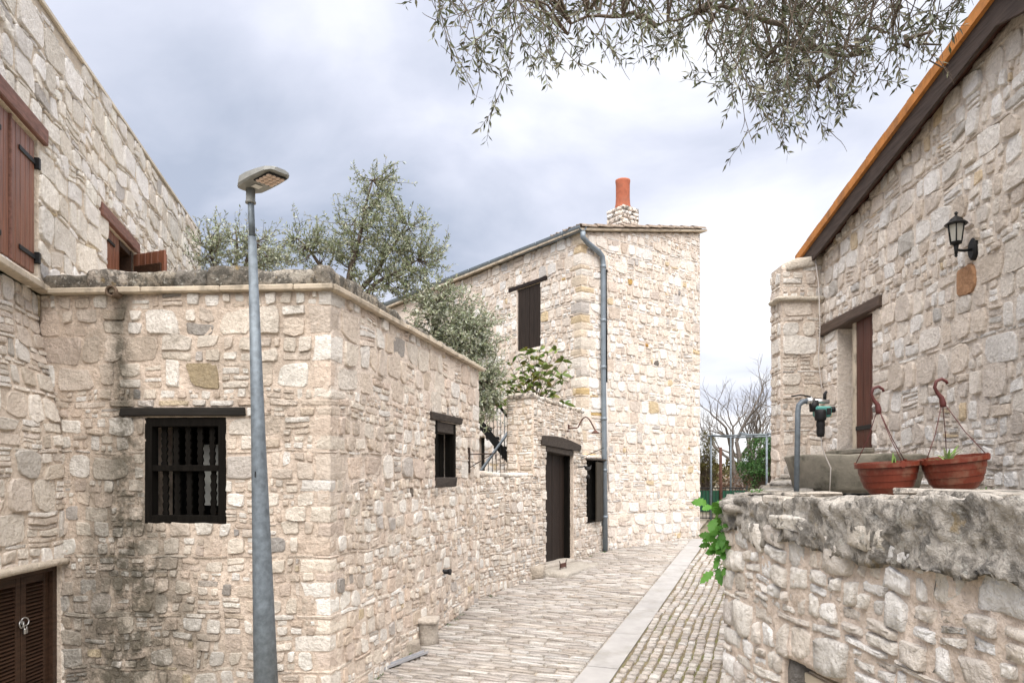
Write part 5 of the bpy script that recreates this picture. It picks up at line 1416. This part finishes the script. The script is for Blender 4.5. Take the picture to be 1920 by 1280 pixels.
# olive tree on the terrace, its branches hanging over the street
def hanging_olive():
    rng = random.Random(77); base = Vector((2.95, 3.35, TZ - .08))
    t = thing('olive_tree', base, 'olive branches hanging into the top of the view over the street', 'tree', 'olive trees')
    fork = Vector((2.85, 3.5, 2.35)); mb = MB(); nodes = []
    mb.tube([base, base.lerp(fork, .3) + Vector((.06, .02, 0)), base.lerp(fork, .65) + Vector((-.04, .03, 0)), fork], [.17, .14, .12, .11], 12)
    for e in ((-.7, 4.6, 3.7), (.5, 4.2, 3.6), (1.2, 5.2, 3.9), (1.9, 4.4, 3.5), (2.7, 5.0, 3.75), (3.2, 4.3, 3.4), (1.5, 4.0, 3.5), (2.2, 5.4, 4.0), (0.0, 5.1, 3.9)):
        e = Vector(e); m = fork.lerp(e, .45) + Vector((0, 0, .55)); pts = [fork * (1-a)**2 + m * 2*a*(1-a) + e * a*a + rdir(rng) * .03 for a in [i / 12 for i in range(13)]]
        mb.tube(pts, [.055 * (1 - i / 12 * .8) for i in range(13)], 7); nodes += [p for p in pts[3:] if p.z > .55 * p.y + .25 or p.x > .75 * p.y]
    mb.build('trunk', M['bark'], t)
    prof = [(-.62, 2.75), (-.45, 2.55), (-.28, 2.28), (-.18, 2.06), (-.05, 2.35), (.12, 2.28), (.3, 2.42), (.37, 2.28), (.55, 2.5), (.72, 2.30), (.9, 2.45), (1.05, 2.42), (1.22, 2.40), (1.33, 2.32), (1.45, 2.10), (1.6, 1.98), (1.77, 1.86), (1.95, 2.02), (2.1, 2.12), (2.35, 2.25), (2.6, 2.35), (2.95, 2.38)]
    def zb_(x):
        for (a, za), (b, zb2) in zip(prof, prof[1:]):
            if a <= x <= b: return za + (zb2 - za) * (x - a) / (b - a)
        return 2.8
    tw = MB(); lf = MB()
    def leaves(pts, k0, step, rng):
        for a, b in list(zip(pts, pts[1:]))[k0:]:
            L = (b - a).length; ax = (b - a) / max(L, 1e-5); x = rng.uniform(0, step)
            while x < L:
                p = a + ax * x; s = rdir(rng); s = (s - ax * s.dot(ax))
                s = s.normalized() if s.length > .01 else Vector((1, 0, 0))
                for g in (1, -1):
                    if rng.random() < .82: leaf4(lf, p, ax * .85 + s * g * .8 + Vector((0, 0, -.1)), rng.uniform(.045, .075), rng.uniform(.0062, .0092), rng, tint(rng, .55, 1.3))
                x += step
    for e in ((1.55, 4.4, 2.55), (1.9, 4.5, 2.35), (2.25, 4.7, 2.6), (2.5, 4.6, 2.75), (1.7, 4.9, 2.75), (2.05, 4.2, 2.45), (.9, 4.5, 2.8), (.35, 4.5, 2.75), (1.3, 4.6, 2.7), (2.75, 4.6, 2.6)):
        e = Vector(e); s = min(nodes, key=lambda q: (q - e).length + rng.uniform(0, .4)); p_ = [s.lerp(e, j / 9) + rdir(rng) * .05 * (0 < j < 9) + Vector((0, 0, .12 * math.sin(j / 9 * 3.14))) for j in range(10)]
        tw.tube(p_, [.017 - .0013 * j for j in range(10)], 6, cap=False); nodes += p_[4:]
    for i in range(196):
        right = i > 92
        xn = rng.uniform(1.30, 2.75) if right else rng.uniform(-.55, 1.35)
        if right and rng.random() < .45: xn = rng.uniform(1.35, 2.15)
        Y = rng.uniform(3.9, 5.3); k = Y / 4.5; x = xn * k
        low_ = zb_(xn) * k + abs(rng.gauss(0, .28 if right else .22)) + (rng.uniform(0, .35) if not right else rng.uniform(0, .25))
        z0 = max(3.08 * k, low_ + .2) + rng.uniform(.0, .12); e = Vector((x, Y, low_))
        s = Vector((x + rng.uniform(-.5, .5), Y + rng.uniform(-.2, .2), z0))
        nd = min(nodes, key=lambda q: (q - s).length)
        m = s.lerp(e, .5) + Vector((rng.uniform(-.3, .3), rng.uniform(-.2, .2), .05))
        L = (e - s).length; n = max(5, int(L / .09)); pts = [s * (1-a)**2 + m * 2*a*(1-a) + e * a*a + rdir(rng) * .012 for a in [j / n for j in range(n + 1)]]
        full = [nd, nd.lerp(s, .5) + Vector((0, 0, .06))] + pts
        tw.tube(full, [.009, .007] + [.0046 - .003 * j / n for j in range(n + 1)], 5, cap=False)
        bare = rng.random() < (.25 if right else .12)
        if not bare: leaves(pts, int(n * rng.uniform(.4, .75)), .044, rng)
        for j in range(1, n):
            if rng.random() < (.75 if right else .6):
                sh = wander(pts[j], (pts[j] - pts[j-1]).normalized() * .45 + rdir(rng) * 1.1, rng.uniform(.08, .26), 5, .2, rng, Vector((0, 0, -.03)))
                tw.tube(sh, [.003, .0026, .0022, .002, .0016, .0012], 3, cap=False)
                if rng.random() < (.6 if right else .75): leaves(sh, 1, .038, rng)
    tw.build('branches', M['twig'], t); lf.build('crown', M['olive'], t, True)
hanging_olive()

# glossy-leaved shrub above the gate pillar
def big_leaf(mb, p, d, ln, w, rng, col, droop=.3):
    d = d.normalized(); s = d.cross(rdir(rng) + Vector((0, .8, 0)))
    if s.length < .05: s = Vector((1, 0, 0))
    s.normalize(); n = s.cross(d); V = []
    for t_, ww in ((0, .12), (.25, .75), (.5, 1), (.75, .75), (1, .03)):
        q = p + d * ln * t_ - Vector((0, 0, droop * ln * t_ * t_)); V += [q - s * w * ww + n * w * .3 * ww, q, q + s * w * ww + n * w * .3 * ww]
    mb.add(V, [(3*i, 3*i+1, 3*i+4, 3*i+3) for i in range(4)] + [(3*i+1, 3*i+2, 3*i+5, 3*i+4) for i in range(4)], col, True)
def magnolia():
    rng = random.Random(55); base = Vector((.36, 13.95, -1.85))
    t = thing('glossy_shrub', base, 'glossy green-brown leaved shrub growing up behind the gate pillar', 'shrub')
    st = MB(); lf = MB(); root = Vector((.38, 13.9, 1.0)); st.tube([base, base.lerp(root, .5) + Vector((.05, 0, 0)), root], [.05, .04, .035], 8)
    tips = [(-.22, 14.0, 2.0), (-.05, 14.1, 2.15), (-.1, 13.8, 1.75), (.1, 13.9, 2.3), (.28, 14.0, 2.42), (.42, 13.8, 2.35), (.55, 14.1, 2.45), (.7, 13.9, 2.35), (.85, 14.0, 2.42), (.98, 14.0, 2.22), (1.08, 13.9, 2.05), (.8, 13.8, 2.0), (.95, 14.1, 1.85), (.12, 13.8, 1.85), (.6, 13.8, 2.1), (.35, 14.1, 2.1), (.02, 14.0, 1.6), (.78, 13.95, 1.55), (1.02, 13.95, 1.38), (.2, 14.0, 2.1), (.48, 14.0, 2.25), (-.3, 13.9, 1.7), (-.38, 13.8, 1.4)]
    for e in tips:
        e = Vector(e); m = root.lerp(e, .45) + Vector((rng.uniform(-.12, .12), 0, .12)); pts = [root * (1-a)**2 + m * 2*a*(1-a) + e * a*a for a in [i / 8 for i in range(9)]]
        st.tube(pts, [.013 - .0012 * i for i in range(9)], 5, cap=False)
        for k in range(15):
            i = rng.choice((4, 5, 6, 7, 8, 8)); p = pts[i]; a = rng.uniform(0, 6.28)
            d = Vector((math.cos(a), math.sin(a), rng.uniform(-.3, 1.3))); c = tint(rng, .6, 1.4)
            if rng.random() < .2: c = (c[0] * 1.3, c[1] * .9, c[2] * .8)
            big_leaf(lf, p, d, rng.uniform(.13, .22), rng.uniform(.026, .038), rng, c)
    st.build('stem', M['twig'], t); lf.build('foliage', M['magnolia'], t, True)
magnolia()

# leafy weed on the corner of the retaining wall
def wall_weed():
    rng = random.Random(66); base = Vector((1.27, 4.30, -.62))
    t = thing('wall_plant', base, 'fresh bright green lobed-leaf plant growing on the corner of the retaining wall', 'plant')
    st = MB(); k = 0
    def lobed(p, d, ln, col):
        d = d.normalized(); s = d.cross(Vector((-.5, -.8, .3))); s.normalize(); n = s.cross(d); mb = MB(); L = []; Rr = []; C = []
        wv = (.08, .42, .30, .58, .40, .60, .34, .40, .16, .02); m = len(wv)
        for i, w_ in enumerate(wv):
            a = i / (m - 1); c = p + d * ln * a - Vector((0, 0, .25 * ln * a * a)); C.append(c); L.append(c - s * w_ * ln * .55 + n * .06 * ln * rng.uniform(-1, 1)); Rr.append(c + s * w_ * ln * .55 + n * .06 * ln * rng.uniform(-1, 1))
        mb.add(L + C + Rr, [(i, m+i, m+i+1, i+1) for i in range(m-1)] + [(m+i, 2*m+i, 2*m+i+1, m+i+1) for i in range(m-1)], col, True); mb.build('leaf', M['fresh'], t, True)
    for zc, n in ((-.20, 12), (-.34, 22), (-.47, 20)):
        for i in range(n):
            root = Vector((1.245 + rng.uniform(-.02, .04), 4.25 + rng.uniform(-.08, .10), zc + rng.uniform(-.06, .06)))
            d = Vector((rng.uniform(-1.0, .15), rng.uniform(-1.0, .1), rng.uniform(-.5, .7))).normalized(); q = root + d * rng.uniform(.03, .09)
            st.tube([root + Vector((.04, .02, 0)), root.lerp(q, .5), q], .0025, 4, cap=False)
            lobed(q, d + rdir(rng) * .5 - Vector((0, 0, .1)), rng.uniform(.06, .10), tint(rng, .65, 1.25))
    st.build('stem', M['fresh'], t, True)
wall_weed()
for i, (x, y) in enumerate(((1.62, 4.75), (1.80, 5.3), (3.3, 5.0), (2.9, 4.5), (-1.22, 8.3), (.15, 12.35), (1.95, 15.3))):
    rng = random.Random(90 + i); z = TZ + .0 if x > 1.4 and y < 9 else gz(x, y)
    lab = ['tiny weed between flagstones nearest the standpipe', 'tiny weed on the flagstones behind the standpipe', 'thin weed by the foot of the right house wall', 'thin weed on the terrace behind the right-hand pot', 'dark weed at the wall foot beside the metal channel', 'low weed at the foot of the gate wall', 'small weed at the foot of the downpipe'][i]
    t = thing('weed', (x, y, z), lab, 'weed', 'weeds in the joints'); mb = MB()
    for k in range(14):
        a = rng.uniform(0, 6.28); blade(mb, Vector((x + rng.uniform(-.04, .04), y + rng.uniform(-.04, .04), z)), Vector((math.cos(a) * .7, math.sin(a) * .7, rng.uniform(.4, 1))), rng.uniform(.04, .11), .007, .9, rng, tint(rng, .5, 1))
    mb.build('blades', M['fresh'], t, True)

# ================================================================== STAIR IN THE COURTYARD
st_ = thing('metal_stair', (-.3, 14.2, -1.8), 'dark metal stair with thin balusters in the courtyard', 'staircase')
def flight(a, b, w, name, ncol, mat_b, rail=.86):
    a, b = Vector(a), Vector(b); d = (b - a); L = d.length; dn = d.normalized(); hz = Vector((d.x, d.y, 0)).normalized(); sd_ = Vector((hz.y, -hz.x, 0))
    for off in (0, w):
        mb = MB(); o = sd_ * -off; V = []
        for p in (a, b):
            for q in (Vector((0, 0, -.13)), Vector((0, 0, .09))): V += [p + o + q, p + o + q - sd_ * .03]
        mb.add(V, [(0, 1, 3, 2), (4, 6, 7, 5), (0, 4, 5, 1), (2, 3, 7, 6), (0, 2, 6, 4), (1, 5, 7, 3)]); mb.build('stringer', M['black'], st_)
    n = max(4, int(abs(d.z) / .18))
    for i in range(n):
        p = a + d * (i + .5) / n; mb = MB(); mb.box((-.13, 0.031, -.02), (.13, w - .001, .015), lambda q, p=p: p + hz * q[0] - sd_ * q[1] + Vector((0, 0, q[2]))); mb.build('tread', M['black'], st_)
    up_ = Vector((0, 0, rail)); mb = MB(); mb.tube([a + up_, b + up_], .028, 8); mb.build('handrail', M['pipe'] if mat_b == 'black' else M['black'], st_)
    for i in range(ncol + 1):
        p = a + d * i / ncol; mb = MB(); mb.tube([p, p + up_], .007, 5); mb.build('baluster', M[mat_b], st_)
flight((-1.2, 13.75, -1.6), (.0, 13.75, .10), .7, 'lower', 16, 'black', .82)
flight((.0, 14.55, .25), (-1.2, 14.55, 1.75), .7, 'upper', 16, 'galv', .82)
plain_box('landing', (-.02, 13.74, .12), (.24, 14.6, .17), None, M['black'], st_)
for p in ((.05, 13.80), (.05, 14.55), (.20, 14.55)):
    mb = MB(); mb.tube([(p[0], p[1], -1.85), (p[0], p[1], .13)], .03, 8); mb.build('post', M['black'], st_)

# ================================================================== BEYOND THE TOWER
def bare_tree(name, label, base, h, seed, r0=.19):
    rng = random.Random(seed); t = thing(name, base, label, 'tree'); mb = MB(); tw = MB()
    def grow(p, d, L, r, depth):
        n = 5; pts = wander(p, d, L, n, .16, rng, Vector((0, 0, .05)))
        (mb if depth < 3 else tw).tube(pts, [r * (1 - .42 * i / n) for i in range(n + 1)], 8 if depth < 2 else (5 if depth < 4 else 3), cap=False)
        if depth >= 6: return
        for k in range(3 if depth < 5 else 3):
            i = n if k == 0 else rng.randint(2, n); dd = (pts[i] - pts[i-1]).normalized()
            ax = rdir(rng); grow(pts[i], dd + ax * rng.uniform(.55, .95) + Vector((0, 0, .12)), L * rng.uniform(.62, .82), r * .58 if k == 0 else r * .48, depth + 1)
    for dx_, k in ((-.55, 1), (.1, 1.1), (.75, .9)):
        grow(Vector(base) + Vector((0, 0, .75)), Vector((dx_, rng.uniform(-.3, .3), .9)), h * .30 * k, r0 * .62, 1)
    mb.tube([Vector(base) - Vector((0, 0, .2)), Vector(base) + Vector((.03, 0, .4)), Vector(base) + Vector((0, 0, .85))], [r0 * 1.25, r0, r0 * .9], 10)
    mb.build('trunk', M['bark_bare'], t); tw.build('crown', M['bark_bare'], t)
bare_tree('bare_tree', 'leafless pale-barked tree beyond the iron gate', gb(8.0, 25.5), 4.7, 201)
bare_tree('bare_tree', 'thinner leafless tree further behind the pipe pergola', gb(10.4, 31), 4.4, 202, .13)
def bush(name, label, blobs, mat, seed, n, leaf, base, w=.012, stem=True):
    rng = random.Random(seed); t = thing(name, base, label, 'bush'); lf = MB(); tw = MB(); b0 = Vector(base)
    for c, r_, k in blobs:
        for _ in range(k):
            q = rdir(rng) * (rng.random() ** .4); e = Vector((c[0] + q.x * r_[0], c[1] + q.y * r_[1], c[2] + q.z * r_[2])); s = Vector((b0.x + rng.uniform(-.1, .1), b0.y, b0.z + .1)).lerp(e, .25)
            tw.tube([s, s.lerp(e, .5) + rdir(rng) * .1, e], [.012, .008, .003], 3, cap=False)
            for _l in range(n): leaf2(lf, e + rdir(rng) * rng.uniform(0, .16), rdir(rng) + Vector((0, 0, .3)), rng.uniform(*leaf), w * rng.uniform(.7, 1.4), rng, tint(rng, .45, 1.35))
    tw.build('stems', M['twig'], t); lf.build('foliage', mat, t, True)
bush('evergreen_bush', 'dark green evergreen bush left of the right house pier', [((7.75, 21.8, .55), (.75, .6, .75), 110), ((7.2, 21.6, .1), (.5, .5, .5), 50), ((8.4, 22, .7), (.7, .6, .8), 70)], M['evergreen'], 301, 26, (.06, .12), gb(7.7, 21.9), .016)
bush('brown_shrub', 'brownish conifer-like shrub against the tower house corner', [((5.85, 21.6, .55), (.32, .35, .85), 70), ((5.6, 21.8, 0.2), (.4, .4, .6), 40)], M['moss_shrub'], 302, 34, (.05, .10), gb(5.8, 21.7), .010)
bush('dry_shrub', 'dry reddish-brown undergrowth behind the iron gate', [((6.6, 22.6, -.35), (1.1, .6, .45), 70), ((7.6, 23.2, -.3), (.9, .6, .4), 50)], M['dry'], 303, 14, (.05, .09), gb(6.8, 22.7), .014)
bush('dry_shrub', 'far green-brown hedge row behind the bare trees', [((12, 36, .2), (5, 1.2, .9), 160)], M['moss_shrub'], 304, 16, (.14, .28), gb(12, 36), .05)
pg = thing('pipe_pergola', gb(6.0, 19.6), 'grey steel pipe pergola frame beyond the street end', 'pergola')
for x, y, zt in ((6.72, 19.0, 1.08), (5.5, 19.9, 1.08), (7.7, 20.6, 1.12), (6.5, 21.4, 1.12)):
    mb = MB(); mb.tube([(x, y, gz(x, y) - .1), (x, y, zt)], .028, 8); mb.build('post', M['galv'], pg)
for a, b in (((6.78, 18.95, 1.07), (5.42, 19.95, 1.07)), ((7.76, 20.55, 1.11), (6.44, 21.45, 1.11)), ((6.72, 18.9, 1.09), (7.72, 20.7, 1.12)), ((5.5, 19.8, 1.09), (6.5, 21.5, 1.12)), ((6.1, 19.3, 1.13), (7.1, 21.1, 1.15))):
    mb = MB(); mb.tube([a, b], .024, 8); mb.build('beam', M['galv'], pg)
ig = thing('iron_gate', gb(5.7, 20.7), 'low iron gate with green screening and rusty post at the street end', 'gate')
zg = gz(5.8, 20.7)
for x in (5.15, 6.75):
    mb = MB(); mb.tube([(x, 20.7, zg - .1), (x, 20.7, zg + 1.0)], .025, 8); mb.build('post', M['black'], ig)
mb = MB(); mb.tube([(6.0, 20.68, zg - .1), (5.99, 20.68, zg + 2.1)], .045, 8); mb.build('rusty_post', M['rust'], ig)
for z in (.06, .24, .92): plain_box('rail', (5.15, 20.685, zg + z), (6.75, 20.71, zg + z + .03), None, M['black'], ig)
for k in range(17):
    x = 5.2 + k * .095; mb = MB(); mb.tube([(x, 20.695, zg + .05), (x, 20.695, zg + .95)], .008, 5); mb.build('bar', M['black'], ig)
plain_box('screen', (5.17, 20.73, zg + .26), (6.73, 20.74, zg + .86), None, M['green_mesh'], ig, .002)

# grass and moss tufts along the wall feet and in the cobble joints: too many and too small to count
rng = random.Random(404); mb = MB()
def tuft(p, n, h):
    for _ in range(n):
        a = rng.uniform(0, 6.28); blade(mb, p + Vector((rng.uniform(-.025, .025), rng.uniform(-.025, .025), -.005)), Vector((math.cos(a) * .6, math.sin(a) * .6, rng.uniform(.4, 1))), rng.uniform(.4, 1) * h, .0035, .8, rng, tint(rng, .35, .8))
for W_, s0, s1, n in ((side, .6, 4.5, 70), (GW, .1, 2.1, 30), (GW, 3.9, 4.9, 12), (TR, .7, 3.7, 34)):
    for _ in range(n):
        p = W_.P(rng.uniform(s0, s1), 0, rng.uniform(.01, .07)); p.z = gz(p.x, p.y); tuft(p, rng.randint(3, 9), rng.choice((.03, .04, .07)))
for _ in range(260):
    t_ = rng.uniform(-.5, 8); q_ = rng.uniform(.2, 2.2); tuft(street(t_, q_, .004), rng.randint(2, 5), .022)
for _ in range(120):
    t_ = rng.uniform(-.5, 8); q_ = rng.uniform(-2.2, -.2); p = street(t_, q_, .004)
    if in_street(Vector((p.x, p.y))): tuft(p, rng.randint(2, 4), .018)
o = mb.build('joint_grass', M['fresh'], None, True); props(o, 'sparse grass and moss tufts in the paving joints and wall feet', 'grass', None, 'stuff')
